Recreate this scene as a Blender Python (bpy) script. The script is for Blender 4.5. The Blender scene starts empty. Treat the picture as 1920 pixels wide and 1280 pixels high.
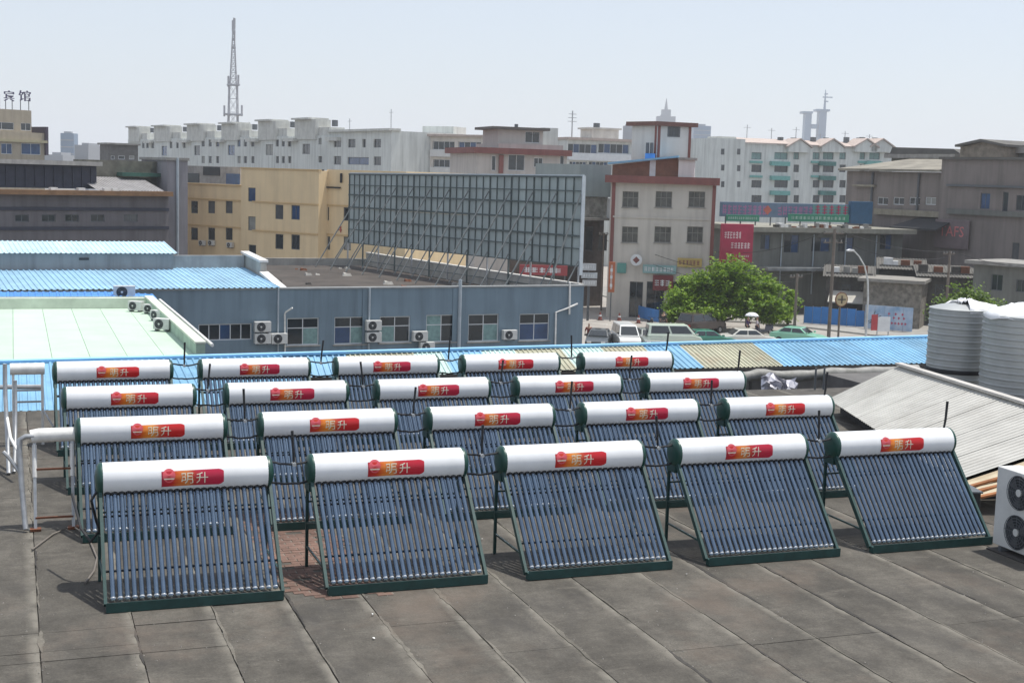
import bpy, math, random
from mathutils import Vector, Matrix
R = random.Random(7)
sc = bpy.context.scene
COL = sc.collection

# ------------------------------------------------------------------ camera
FPX = 2568.0                      # focal length in photo pixels (1920 wide)
PITCH, YAW, ROLL = 0.1211, 0.3510, 0.0299
CAM = Vector((-0.9184, -15.0857, 4.8698))
cp, sp = math.cos(PITCH), math.sin(PITCH)
FW = Vector((math.sin(YAW)*cp, math.cos(YAW)*cp, -sp))
r0 = Vector((math.cos(YAW), -math.sin(YAW), 0)); u0 = r0.cross(FW)
RT = r0*math.cos(ROLL) + u0*math.sin(ROLL)
UP = -r0*math.sin(ROLL) + u0*math.cos(ROLL)
cd = bpy.data.cameras.new('camera'); cam = bpy.data.objects.new('camera', cd); COL.objects.link(cam)
cd.sensor_width = 36; cd.lens = FPX/1920*36; cd.clip_end = 12000; cd.clip_start = .1
cam.matrix_world = Matrix(((RT.x, UP.x, -FW.x, CAM.x), (RT.y, UP.y, -FW.y, CAM.y), (RT.z, UP.z, -FW.z, CAM.z), (0, 0, 0, 1)))
sc.camera = cam

# ------------------------------------------------------------------ sky and sun
SUN = Vector((.40, .02, 1.245)).normalized()         # towards the sun
w = bpy.data.worlds.new('World'); sc.world = w; w.use_nodes = True
nt = w.node_tree; bg = nt.nodes['Background']; bg.inputs['Strength'].default_value = 0.15
sky = nt.nodes.new('ShaderNodeTexSky'); sky.sky_type = 'NISHITA'; sky.sun_disc = False
sky.sun_elevation = math.asin(SUN.z); sky.sun_rotation = math.atan2(SUN.x, SUN.y)
sky.air_density = 1.0; sky.dust_density = 1.2; sky.ozone_density = 1.3; sky.altitude = 10
# milky summer haze: the clear sky is half veiled by an even white
veil = nt.nodes.new('ShaderNodeMix'); veil.data_type = 'RGBA'; veil.inputs['Factor'].default_value = .70
veil.inputs['B'].default_value = (3.6, 3.82, 4.25, 1)
nt.links.new(sky.outputs[0], veil.inputs['A']); nt.links.new(veil.outputs['Result'], bg.inputs[0])
sl = bpy.data.lights.new('sun', 'SUN'); sl.energy = 3.5; sl.angle = math.radians(.9); sl.color = (1, .965, .9)
so = bpy.data.objects.new('sun', sl); COL.objects.link(so); so.location = (20, 0, 60)
so.rotation_euler = SUN.to_track_quat('Z', 'Y').to_euler()
sc.view_settings.view_transform = 'Standard'; sc.view_settings.look = 'None'
sc.view_settings.exposure = 0.36; sc.view_settings.gamma = 1
sc.cycles.max_bounces = 8; sc.cycles.volume_bounces = 1
GZ = -8.0                                             # street level; our roof deck is z = 0

# ------------------------------------------------------------------ surveying helpers (photo pixel -> place)
def ray(u, v): return FW + RT*((u-960)/FPX) + UP*((640-v)/FPX)
def on_z(u, v, z): d = ray(u, v); return CAM + d*((z-CAM.z)/d.z)
def on_y(u, v, y): d = ray(u, v); return CAM + d*((y-CAM.y)/d.y)
def on_x(u, v, x): d = ray(u, v); return CAM + d*((x-CAM.x)/d.x)
def at(u, v, D): return CAM + ray(u, v)*D

# ------------------------------------------------------------------ materials
MATS = {}
def mat(name, col, rough=.75, metal=0, var=.18, scale=2.0, bump=0.0, streak=0.0, rnd=0.0, dirt=0.0, dirtcol=(.08, .07, .06), spec=.5, coat=0.0):
    if name in MATS: return MATS[name]
    m = bpy.data.materials.new(name); m.use_nodes = True; t = m.node_tree; N = t.nodes; Lk = t.links
    b = N['Principled BSDF']; b.inputs['Roughness'].default_value = rough; b.inputs['Metallic'].default_value = metal
    b.inputs['Specular IOR Level'].default_value = spec; b.inputs['Coat Weight'].default_value = coat
    geo = N.new('ShaderNodeNewGeometry')
    def noise(sc_, det=5, vec=None, ro=.6):
        n = N.new('ShaderNodeTexNoise'); n.inputs['Scale'].default_value = sc_; n.inputs['Detail'].default_value = det
        n.inputs['Roughness'].default_value = ro
        Lk.new(vec or geo.outputs['Position'], n.inputs['Vector']); return n.outputs['Fac']
    def ramp(f, a, b_, lo, hi):
        r = N.new('ShaderNodeMapRange'); r.inputs['From Min'].default_value = a; r.inputs['From Max'].default_value = b_
        r.inputs['To Min'].default_value = lo; r.inputs['To Max'].default_value = hi; Lk.new(f, r.inputs['Value']); return r.outputs['Result']
    def mul(c, f):
        x = N.new('ShaderNodeMix'); x.data_type = 'RGBA'; x.blend_type = 'MULTIPLY'; x.inputs['Factor'].default_value = 1
        Lk.new(c, x.inputs['A']); Lk.new(f, x.inputs['B']); return x.outputs['Result']
    def mix(c, c2, f):
        x = N.new('ShaderNodeMix'); x.data_type = 'RGBA'; Lk.new(f, x.inputs['Factor'])
        Lk.new(c, x.inputs['A']); x.inputs['B'].default_value = (*c2, 1); return x.outputs['Result']
    rgb = N.new('ShaderNodeRGB'); rgb.outputs[0].default_value = (*col, 1); c = rgb.outputs[0]
    if var: c = mul(c, ramp(noise(scale), .3, .7, 1-var, 1+var))
    if rnd:
        oi = N.new('ShaderNodeObjectInfo'); c = mul(c, ramp(oi.outputs['Random'], 0, 1, 1-rnd, 1+rnd))
    if streak:
        mp = N.new('ShaderNodeMapping'); mp.inputs['Scale'].default_value = (1, 1, .07); Lk.new(geo.outputs['Position'], mp.inputs['Vector'])
        c = mul(c, ramp(noise(1.6, 6, mp.outputs[0]), .42, .75, 1.0, 1-streak))
    if dirt: c = mix(c, dirtcol, ramp(noise(scale*.37, 8, None, .72), .52, .74, 0, dirt))
    Lk.new(c, b.inputs['Base Color'])
    if bump:
        bp = N.new('ShaderNodeBump'); bp.inputs['Strength'].default_value = bump; bp.inputs['Distance'].default_value = .02
        Lk.new(noise(scale*9, 6), bp.inputs['Height']); Lk.new(bp.outputs[0], b.inputs['Normal'])
    MATS[name] = m; return m

# ------------------------------------------------------------------ mesh builder
class MB:
    def __init__(s): s.v = []; s.f = []; s.sm = False
    def quad(s, a, b, c, d): n = len(s.v); s.v += [tuple(a), tuple(b), tuple(c), tuple(d)]; s.f.append((n, n+1, n+2, n+3)); return s
    def poly(s, pts): n = len(s.v); s.v += [tuple(p) for p in pts]; s.f.append(tuple(range(n, n+len(pts)))); return s
    def hexa(s, p):                                   # 8 corners: bottom 4 (ccw from above), top 4
        n = len(s.v); s.v += [tuple(q) for q in p]
        s.f += [(n+3, n+2, n+1, n), (n+4, n+5, n+6, n+7), (n, n+1, n+5, n+4), (n+1, n+2, n+6, n+5), (n+2, n+3, n+7, n+6), (n+3, n, n+4, n+7)]; return s
    def box(s, x0, x1, y0, y1, z0, z1):
        return s.hexa([(x0, y0, z0), (x1, y0, z0), (x1, y1, z0), (x0, y1, z0), (x0, y0, z1), (x1, y0, z1), (x1, y1, z1), (x0, y1, z1)])
    def beam(s, p, q, w, h=None):
        p = Vector(p); q = Vector(q); h = h or w; d = (q-p).normalized()
        a = d.cross(Vector((0, 0, 1)));  a = Vector((1, 0, 0)) if a.length < 1e-4 else a.normalized()
        b = a.cross(d); a *= w/2; b *= h/2
        return s.hexa([p-a-b, p+a-b, q+a-b, q-a-b, p-a+b, p+a+b, q+a+b, q-a+b])
    def tube(s, pts, r, n=8, caps=True):
        pts = [Vector(p) for p in pts]; rr = r if isinstance(r, (list, tuple)) else [r]*len(pts); b0 = len(s.v); prev = None
        for i, p in enumerate(pts):
            d = (pts[min(i+1, len(pts)-1)]-pts[max(i-1, 0)]).normalized()
            if prev is None:
                a = d.cross(Vector((0, 0, 1))); a = Vector((1, 0, 0)) if a.length < 1e-3 else a.normalized()
            else: a = (prev - d*prev.dot(d)).normalized()
            prev = a; b = d.cross(a)
            for k in range(n):
                t = 2*math.pi*k/n; s.v.append(tuple(p + (a*math.cos(t)+b*math.sin(t))*rr[i]))
        for i in range(len(pts)-1):
            for k in range(n):
                k2 = (k+1) % n; s.f.append((b0+i*n+k, b0+i*n+k2, b0+(i+1)*n+k2, b0+(i+1)*n+k))
        if caps:
            s.f.append(tuple(b0+k for k in range(n))[::-1]); s.f.append(tuple(b0+(len(pts)-1)*n+k for k in range(n)))
        return s
    def prism(s, poly, y0, y1):                       # polygon in (x, z), extruded along y
        n = len(poly); b = len(s.v)
        s.v += [(x, y0, z) for x, z in poly] + [(x, y1, z) for x, z in poly]
        s.f.append(tuple(range(b, b+n))); s.f.append(tuple(range(b+n, b+2*n))[::-1])
        for i in range(n): j = (i+1) % n; s.f.append((b+j, b+i, b+n+i, b+n+j))
        return s
    def slab(s, poly, z0, z1):                        # polygon in (x, y) extruded in z
        n = len(poly); b = len(s.v)
        s.v += [(x, y, z0) for x, y in poly] + [(x, y, z1) for x, y in poly]
        s.f.append(tuple(range(b, b+n))[::-1]); s.f.append(tuple(range(b+n, b+2*n)))
        for i in range(n): j = (i+1) % n; s.f.append((b+i, b+j, b+n+j, b+n+i))
        return s
    def mesh(s, name):
        me = bpy.data.meshes.new(name); me.from_pydata(s.v, [], s.f); me.update()
        if s.sm: me.polygons.foreach_set('use_smooth', [True]*len(me.polygons))
        return me
    def build(s, name, m, parent=None, smooth=False, label=None, bevel=0):
        s.sm = smooth; me = s.mesh(name); me.materials.append(m)
        o = bpy.data.objects.new(name, me); COL.objects.link(o)
        if parent: o.parent = parent
        if label: o['label'] = label
        if smooth: shade(o)
        if bevel:
            bv = o.modifiers.new('bevel', 'BEVEL'); bv.width = bevel; bv.segments = 2; bv.limit_method = 'ANGLE'
        return o
def shade(o, ang=40):
    me = o.data
    try: me.set_sharp_from_angle(angle=math.radians(ang))
    except Exception: pass
def link(name, me, parent=None):
    o = bpy.data.objects.new(name, me); COL.objects.link(o); o.parent = parent; return o
def tag(o, label, cat, group=None):
    o['label'] = label; o['category'] = cat
    if group: o['group'] = group
    return o
def thing(name, label, cat, loc=(0, 0, 0), rz=0, group=None):
    o = bpy.data.objects.new(name, None); COL.objects.link(o); o.empty_display_size = .2
    o.location = loc; o.rotation_euler = (0, 0, rz); return tag(o, label, cat, group)
def struct(o): o['kind'] = 'structure'; return o
def copy_tree(o, parent=None):
    c = o.copy(); COL.objects.link(c); c.parent = parent
    for ch in o.children: copy_tree(ch, c)
    return c
_tx = {}
def text_geo(body):                                   # characters as flat outlines, one unit tall, baseline at 0
    if body in _tx: return _tx[body]
    cu = bpy.data.curves.new('lettering', 'FONT'); cu.body = body; cu.resolution_u = 2
    o = bpy.data.objects.new('lettering', cu); COL.objects.link(o); bpy.context.view_layer.update()
    me = bpy.data.meshes.new_from_object(o.evaluated_get(bpy.context.evaluated_depsgraph_get()))
    v = [p.co.copy() for p in me.vertices]; f = [tuple(p.vertices) for p in me.polygons]
    COL.objects.unlink(o); bpy.data.objects.remove(o); bpy.data.meshes.remove(me)
    x0 = min(p.x for p in v); x1 = max(p.x for p in v); y0 = min(p.y for p in v); y1 = max(p.y for p in v)
    _tx[body] = ([((p.x-x0)/(x1-x0), (p.y-y0)/(y1-y0)) for p in v], f); return _tx[body]
def add_text(mb, body, fn):                           # fn maps unit square (a, b) to a point
    v, f = text_geo(body); n = len(mb.v); mb.v += [tuple(fn(a, b)) for a, b in v]; mb.f += [tuple(n+i for i in q) for q in f]; return mb

# common materials
m_white = mat('tank_white_enamel', (.80, .81, .82), .38, var=.04, scale=3, coat=.1, streak=.10, dirt=.12, dirtcol=(.5, .48, .44))
m_green = mat('green_plastic_cap', (.009, .055, .042), .4, var=.15, scale=6)
m_gframe = mat('green_painted_steel', (.010, .048, .044), .45, var=.25, scale=8)
m_black = mat('black_rubber', (.012, .013, .016), .6, var=.2, scale=6)
m_tube = mat('vacuum_tube_glass', (.092, .138, .20), .18, metal=.66, var=.12, scale=5, rnd=.12, coat=.8)
m_hold = mat('tube_tip_silver', (.54, .56, .57), .4, var=.05, metal=.3)
m_galv = mat('galvanised_steel', (.42, .43, .44), .45, metal=.6, var=.2, scale=7)
m_wrap = mat('white_pipe_wrap', (.74, .73, .70), .6, var=.12, scale=6, dirt=.3)
m_rust = mat('rusty_iron', (.16, .06, .03), .85, var=.35, scale=6)
m_glass = mat('window_glass', (.022, .03, .036), .06, var=.35, scale=.7, spec=.8)
m_glassb = mat('blue_window_glass', (.03, .07, .16), .08, var=.3, scale=.9, spec=.8)
m_frame = mat('white_window_frame', (.62, .64, .65), .5, var=.08)
m_dframe = mat('dark_window_frame', (.10, .11, .12), .5, var=.1)
m_curt = mat('pale_green_curtain', (.19, .30, .29), .7, var=.25, scale=5)
m_acw = mat('air_conditioner_casing', (.60, .60, .575), .5, var=.08, scale=4, dirt=.25, dirtcol=(.25, .22, .18))
m_grill = mat('dark_fan_grille', (.03, .032, .036), .6, var=.15)
m_wire = mat('cable_black', (.02, .02, .022), .6, var=.1)
m_asph = mat('asphalt', (.33, .305, .275), .9, var=.12, scale=.5, dirt=.3, dirtcol=(.2, .19, .18))
m_conc = mat('bare_concrete', (.30, .29, .27), .9, var=.18, scale=1.2, bump=.2, streak=.3, dirt=.4)

# ------------------------------------------------------------------ ground and our roof deck
def bigquad(name, x0, x1, y0, y1, z, m): return struct(MB().quad((x0, y0, z), (x1, y0, z), (x1, y1, z), (x0, y1, z)).build(name, m))
m_soil = mat('city_ground', (.17, .16, .145), .95, var=.2, scale=.08)
bigquad('ground', -2500, 3500, -400, 5500, GZ-.02, m_soil)
bigquad('road', 36, 110, 60, 175, GZ, m_asph)

def deck_material(name, base, warm=False):
    m = bpy.data.materials.new(name); m.use_nodes = True; t = m.node_tree; N = t.nodes; Lk = t.links; b = N['Principled BSDF']
    b.inputs['Roughness'].default_value = .88; b.inputs['Specular IOR Level'].default_value = .3
    geo = N.new('ShaderNodeNewGeometry'); tc = N.new('ShaderNodeTexCoord'); oi = N.new('ShaderNodeObjectInfo')
    def nz(s, stretch=(1, 1, 1), det=8, ro=.65):
        mp = N.new('ShaderNodeMapping'); mp.inputs['Scale'].default_value = stretch; Lk.new(geo.outputs['Position'], mp.inputs['Vector'])
        n = N.new('ShaderNodeTexNoise'); n.inputs['Scale'].default_value = s; n.inputs['Detail'].default_value = det; n.inputs['Roughness'].default_value = ro
        Lk.new(mp.outputs[0], n.inputs['Vector']); return n.outputs['Fac']
    def mr(f, a, c, lo, hi):
        r = N.new('ShaderNodeMapRange'); r.inputs[1].default_value = a; r.inputs[2].default_value = c; r.inputs[3].default_value = lo; r.inputs[4].default_value = hi
        Lk.new(f, r.inputs[0]); return r.outputs[0]
    def mx(c, c2, f, bl='MIX'):
        x = N.new('ShaderNodeMix'); x.data_type = 'RGBA'; x.blend_type = bl
        if isinstance(f, float): x.inputs['Factor'].default_value = f
        else: Lk.new(f, x.inputs['Factor'])
        Lk.new(c, x.inputs['A'])
        if isinstance(c2, tuple): x.inputs['B'].default_value = (*c2, 1)
        else: Lk.new(c2, x.inputs['B'])
        return x.outputs['Result']
    rgb = N.new('ShaderNodeRGB'); rgb.outputs[0].default_value = (*base, 1); c = rgb.outputs[0]
    c = mx(c, mr(oi.outputs['Random'], 0, 1, .90, 1.10), 1.0, 'MULTIPLY')
    c = mx(c, mr(nz(.9), .3, .7, .62, 1.32), 1.0, 'MULTIPLY'); c = mx(c, mr(nz(2.6, (1, .45, 1), 9, .7), .32, .68, .74, 1.24), 1.0, 'MULTIPLY')                          # broad blotches
    c = mx(c, mr(nz(5, (1, 2.2, 1)), .3, .7, .86, 1.13), 1.0, 'MULTIPLY')              # smears across the strips
    c = mx(c, mr(nz(45, (1, 1, 1), 5), .3, .7, .74, 1.24), 1.0, 'MULTIPLY')            # grit
    c = mx(c, (.050, .047, .044), mr(nz(.55, (1.2, .7, 1), 10, .75), .52, .68, 0, .6))  # damp stains
    c = mx(c, (.19, .172, .145), mr(nz(1.7, (.6, 1.6, 1), 9, .75), .57, .74, 0, .6))    # pale scuffs
    if not warm: c = mx(c, (.15, .115, .09), mr(nz(.42, (1, 1, 1), 6), .54, .68, 0, .45))
    # pale cement dust gathered along one long edge of each strip
    sx = N.new('ShaderNodeSeparateXYZ'); Lk.new(tc.outputs['Generated'], sx.inputs[0])
    e = mr(sx.outputs['X'], .86, .97, 0, 1); k = mr(nz(3.2, (1, .8, 1)), .36, .58, 0, .85)
    ml = N.new('ShaderNodeMath'); ml.operation = 'MULTIPLY'; Lk.new(e, ml.inputs[0]); Lk.new(k, ml.inputs[1])
    c = mx(c, (.20, .185, .155), ml.outputs[0])
    Lk.new(c, b.inputs['Base Color'])
    bp = N.new('ShaderNodeBump'); bp.inputs['Strength'].default_value = .45; bp.inputs['Distance'].default_value = .012
    Lk.new(nz(26, (1, 1, 1), 8), bp.inputs['Height']); Lk.new(bp.outputs[0], b.inputs['Normal'])
    return m
m_felt = deck_material('weathered_roof_felt', (.092, .084, .071))
m_brick = deck_material('faded_paving_brick', (.17, .105, .082), True)
m_bed = mat('joint_bed', (.078, .071, .062), .95, var=.3, scale=5)
deck = struct(MB().box(-14, 22, -13, 13.1, GZ, -.03).build('roof_deck', m_bed))
XJ = [-8.0, -7.1, -6.2, -5.3, -4.4, -3.5, -2.55, -1.7, -.72, .24, 1.1, 1.96, 2.82, 3.70, 4.56, 5.46, 6.39, 7.2, 8.04, 8.85, 9.82, 10.7, 11.6, 12.5, 13.4, 14.3, 15.2, 16.1]
for i in range(len(XJ)-1):
    x0, x1 = XJ[i], XJ[i+1]
    ys = [-7.6, -2.77+R.uniform(-.03, .03) if i >= 15 else R.uniform(-4.6, -3.4)]
    if i < 10: ys = [-7.6, -4.2, -2.6, -1.38, -1.1, -.52+R.uniform(-.02, .02), 1.6]
    elif i < 15: ys = [-7.6, R.uniform(-5.2, -4), R.uniform(-2.6, -.9)]
    while ys[-1] < 10: ys.append(ys[-1]+R.uniform(2.8, 5.2))
    ys[-1] = 13.0
    for a, b in zip(ys, ys[1:]):
        g = .0028; zt = -R.uniform(.001, .009); dx = R.uniform(-.01, .01)
        mb = MB(); tw = R.uniform(-.008, .008); br = R.uniform(.0, .006)
        # a strip with slightly wavy long edges and worn corners
        n = 12; pl = []; pr = []
        for k in range(n+1):
            y = a+g+(b-a-2*g)*k/n
            pl.append((x0+g+dx*0+R.uniform(0, .006), y)); pr.append((x1-g-R.uniform(0, .006), y))
        mb.slab(pl[::-1][:0]+pr+pl[::-1], -.029, zt)
        cov = 1.97 <= (x0+x1)/2 <= 3.2 and b > -.1 and a < 4.2
        mb.build('roof_strip', m_felt, deck)
# faded bricks between and under the first two heaters, slightly proud of the worn felt
bm_ = MB().box(-.0975, .0975, -.047, .047, -.02, 0).mesh('paving_brick'); bm_.materials.append(m_brick)
for r in range(44):
    for k in range(6):
        if r % 2 and k == 5: continue
        if R.random() < (.45 if (k == 5 or r < 2 or r > 40) else .04): continue
        o = link('paving_brick', bm_, deck); o.location = (2.07+k*.204+(.102 if r % 2 else 0), -.12+r*.1, .001+R.uniform(-.002, .004)); o.rotation_euler = (R.uniform(-.01, .01), R.uniform(-.01, .01), R.uniform(-.02, .02))
# ragged cement laps smeared along the seams, broken here and there
m_lap = deck_material('cement_seam_lap', (.15, .138, .115)); m_lap2 = deck_material('tar_seam_lap', (.055, .051, .046))
for i in range(5, len(XJ)-3):
    x = XJ[i]; y = -7.4
    while y < 12.5:
        ln = R.uniform(.5, 2.6); n = max(4, int(ln/.07)); w0 = R.uniform(.006, .028); off = R.uniform(-.012, .016); a, b = [], []
        for k in range(n+1):
            t = k/n; tp_ = min(1, t*6, (1-t)*6); ww_ = w0*tp_*R.uniform(.45, 1.3)+.002; cx_ = x+off+.006*math.sin(k*.7+i)
            a.append((cx_-ww_, y+ln*t)); b.append((cx_+ww_*R.uniform(.6, 1.4), y+ln*t))
        MB().slab(b+a[::-1], -.012, R.uniform(.0005, .003)).build('seam_lap', m_lap if R.random() < .62 else m_lap2, deck)
        y += ln+R.uniform(.05, 1.3)
mb = MB()
for k in range(2600):                                    # grit and crumbs of mortar
    x, y, s = R.uniform(-4, 13), R.uniform(-5.5, 8), R.choice([.004, .005, .006, .008, .012]); 
    if R.random() < .5: x = R.choice(XJ[6:22])+R.gauss(0, .06)
    p = [(x+s*R.uniform(.6, 1.2)*math.cos(t), y+s*R.uniform(.6, 1.2)*math.sin(t), -.004) for t in (0, 1.6, 3.1, 4.7)]; n = len(mb.v); mb.v += p+[(x, y, s*R.uniform(.5, 1.1))]; mb.f += [(n, n+1, n+4), (n+1, n+2, n+4), (n+2, n+3, n+4), (n+3, n, n+4)]
mb.build('grit', mat('roof_grit', (.24, .225, .20), .95, var=.5, scale=9), deck)['kind'] = 'stuff'
# small bright scraps lying on the deck
m_scrap = mat('paper_scrap', (.7, .7, .68), .8, var=.1)
k = 0
for (u, v), nm in (((699, 1151), 'white paper scrap on the roof felt in front of the second heater'), ((701, 1196), 'white paper scrap nearest the photo bottom, left of the middle'), ((1287, 1076), 'white scrap beside the foot of the third front heater'), ((904, 1010), 'white scrap behind the gap of second and third front heaters')):
    p = on_z(u, v, .012); s = R.uniform(.012, .02)
    tag(MB().poly([(p.x+s*math.cos(a)*R.uniform(.6, 1.2), p.y+1.4*s*math.sin(a), p.z+R.uniform(-.003, .012)) for a in (0, .9, 1.9, 3.1, 4.2, 5.3)]).build('paper_scrap', m_scrap), nm, 'litter', 'paper scraps on the roof')

# ------------------------------------------------------------------ solar water heaters
L, TR, TY, TZ = 1.9, .192, 1.06, 1.245
HX, HYS = 2.4559, [(0, 0), (-.109, 2.9566), (-.190, 5.6899), (-.246, 8.5091)]
def tank_mesh():
    mb = MB(); mb.sm = True
    prof = [(.0, TR-.012), (.006, TR), (L-.006, TR), (L, TR-.012)]
    return prof
def lathe_x(prof, n=36, cap=True):
    mb = MB(); 
    for x, r in prof:
        for k in range(n):
            t = 2*math.pi*k/n; mb.v.append((x, TY+r*math.cos(t), TZ+r*math.sin(t)))
    for i in range(len(prof)-1):
        for k in range(n): k2 = (k+1) % n; mb.f.append((i*n+k, (i+1)*n+k, (i+1)*n+k2, i*n+k2))
    if cap: mb.f.append(tuple(range(n))); mb.f.append(tuple((len(prof)-1)*n+k for k in range(n))[::-1])
    return mb
def badge_material():
    m = bpy.data.materials.new('badge_print'); m.use_nodes = True; t = m.node_tree; N = t.nodes; Lk = t.links; b = N['Principled BSDF']; b.inputs['Roughness'].default_value = .35
    tc = N.new('ShaderNodeTexCoord'); sx = N.new('ShaderNodeSeparateXYZ'); Lk.new(tc.outputs['Generated'], sx.inputs[0])
    nz = N.new('ShaderNodeTexNoise'); nz.inputs['Scale'].default_value = 4; Lk.new(tc.outputs['Generated'], nz.inputs[0])
    ad = N.new('ShaderNodeMath'); ad.operation = 'MULTIPLY_ADD'; ad.inputs[1].default_value = .22; Lk.new(nz.outputs[0], ad.inputs[0]); Lk.new(sx.outputs['X'], ad.inputs[2])
    rp = N.new('ShaderNodeValToRGB'); Lk.new(ad.outputs[0], rp.inputs[0]); e = rp.color_ramp.elements
    e[0].position = .10; e[0].color = (.36, .008, .014, 1); e[1].position = 1.0; e[1].color = (.48, .010, .022, 1)
    for p, c in ((.26, (.50, .03, .01)), (.38, (.66, .17, .015)), (.52, (.62, .24, .05)), (.64, (.46, .05, .02)), (.75, (.46, .012, .02))):
        x = e.new(p); x.color = (*c, 1)
    oi = N.new('ShaderNodeObjectInfo'); hs = N.new('ShaderNodeHueSaturation'); mr_ = N.new('ShaderNodeMapRange'); mr_.inputs[3].default_value = .488; mr_.inputs[4].default_value = .505; Lk.new(oi.outputs['Random'], mr_.inputs[0]); Lk.new(mr_.outputs[0], hs.inputs['Hue'])
    m2 = N.new('ShaderNodeMapRange'); m2.inputs[3].default_value = .95; m2.inputs[4].default_value = 1.25; Lk.new(oi.outputs['Random'], m2.inputs[0]); Lk.new(m2.outputs[0], hs.inputs['Value'])
    Lk.new(rp.outputs[0], hs.inputs['Color']); Lk.new(hs.outputs[0], b.inputs['Base Color']); return m
m_badge = badge_material()
m_cream = mat('cream_print', (.74, .70, .55), .4, var=.05)
m_pink = mat('pink_red_print', (.62, .09, .11), .4, var=.08)
TOPT = Vector((TY, TZ)); FOOT = Vector((.02, .085))
ax = (TOPT-FOOT).normalized(); UPT = TOPT - ax*(TR-.005); nrm = Vector((-ax.y, ax.x))       # (y,z)
def tp(t): return FOOT + (UPT-FOOT)*t
def wrap(x, ang, off=.002):       # ang measured from the horizontal facing the viewer (-y) upward
    r = TR+off; return (x, TY-r*math.cos(ang), TZ+r*math.sin(ang))
def make_heater():
    h = thing('solar_water_heater', '', 'solar water heater', (0, 0, 0), 0, 'rooftop solar water heaters in rows')
    t = lathe_x([(0, TR-.01), (.004, TR-.002), (.012, TR), (L-.012, TR), (L-.004, TR-.002), (L, TR-.01)], 40, False).build('tank', m_white, h, True)
    for s, x in ((-1, 0.004), (1, L-.004)):
        pr = [(x-s*.02, TR-.004), (x+s*.02, TR+.003), (x+s*.035, TR-.004), (x+s*.055, TR*.86), (x+s*.07, TR*.6), (x+s*.078, TR*.3), (x+s*.08, .01)]
        cap = lathe_x(pr, 32).build('tank_end_cap', m_green, h, True)
    # printed badge following the curve of the tank
    b0, b1, a0, a1 = .345*L, .72*L, math.radians(-26), math.radians(32)
    out = []
    nu = 24
    mb = MB()
    for i in range(nu+1):
        f = i/nu; x = b0+(b1-b0)*f
        lo = a0+.10*math.sin(f*math.pi)*.3; hi = a1-.05+.05*f
        if f > .94: lo += (f-.94)*3.2; hi -= (f-.94)*2.2
        for k in range(9): mb.v.append(wrap(x, lo+(hi-lo)*k/8))
    for i in range(nu):
        for k in range(8): a = i*9+k; mb.f.append((a, a+9, a+10, a+1))
    bd = mb.build('badge', m_badge, h, True)
    mb = MB(); cx = b0+.085; n = 20
    ce = wrap(cx, .26, .004); mb.v.append(ce)
    for k in range(n): t_ = 2*math.pi*k/n; mb.v.append(wrap(cx+.072*math.cos(t_), .26+.072/TR*1.15*math.sin(t_), .004))
    mb.f = [(0, 1+k, 1+(k+1) % n) for k in range(n)]
    mb.build('badge_emblem', m_pink, bd)
    for ch, x0 in (('明', b0+.225), ('升', b0+.395)):
        add_text(MB(), ch, lambda a, b: wrap(x0+a*.135, -.28+b*.66, .005)).build('badge_character', m_cream, bd)
    mb = MB().quad(wrap(cx-.055, .02, .005), wrap(cx+.055, .02, .005), wrap(cx+.062, .09, .005), wrap(cx-.062, .09, .005))
    mb.build('emblem_bar', m_cream, bd)
    # 24 vacuum tubes with silver tips
    n = 24; p0 = .058; dx = (L-2*p0)/(n-1)
    a = tp(.03); b = UPT
    tm = MB().tube([(0, a.x, a.y), (0, b.x+.01, b.y+.012)], .0285, 12); tm.sm = True; tm = tm.mesh('vacuum_tube'); tm.materials.append(m_tube)
    c0 = tp(.027); c1 = tp(.042)
    cm = MB().tube([(0, c0.x, c0.y), (0, c1.x-.0, c1.y), (0, tp(.052).x, tp(.052).y)], [.022, .0295, .0288], 10); cm.sm = True; cm = cm.mesh('tube_tip'); cm.materials.append(m_hold)
    for k in range(n):
        o = link('vacuum_tube', tm, h); o.location.x = p0+k*dx; shade(o)
        link('tube_tip', cm, o)
    # dark sealing rings where the tubes enter the tank
    mb = MB(); s0 = UPT-ax*.03; s1 = UPT+ax*.02
    for k in range(n): x = p0+k*dx; mb.tube([(x, s0.x, s0.y), (x, s1.x, s1.y)], .038, 8)
    mb.build('sealing_rings', m_black, h)
    # frame
    mb = MB(); mb.box(-.02, L+.02, -.045, .05, .0, .085); mb.box(-.02, L+.02, -.052, -.044, -.0+.002, .115); mb.build('foot_channel', m_gframe, h, bevel=.004)
    back = -nrm*.05*-1
    for x in (-.022, L+.022):
        q0 = FOOT + Vector((.02, -.02)); q1 = TOPT + ax*.06 - Vector((nrm.x, nrm.y))*.0
        mb = MB().beam((x, q0.x, q0.y), (x, TOPT.x-ax.x*.05, TOPT.y-ax.y*.05), .036, .07); mb.build('side_rail', m_gframe, h)
        yl = TY+.13
        MB().beam((x, yl, 0), (x, yl, TZ+.02), .035, .035).build('rear_leg', m_gframe, h)
        MB().beam((x, yl, .26), (x, tp(.22).x+.02, .26), .022, .022).build('side_brace', m_gframe, h)
        MB().beam((x, yl-.005, .55), (x, tp(.62).x+.015, tp(.62).y-.02), .022, .022).build('diagonal_brace', m_gframe, h)
        MB().box(x-.03, x+.03, TY-.10, yl+.02, TZ-TR-.06, TZ-TR+.035).build('tank_cradle', m_gframe, h)
    MB().beam((-.02, TY+.13, .82), (L+.02, TY+.13, .82), .022, .022).build('rear_brace', m_gframe, h)
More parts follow.
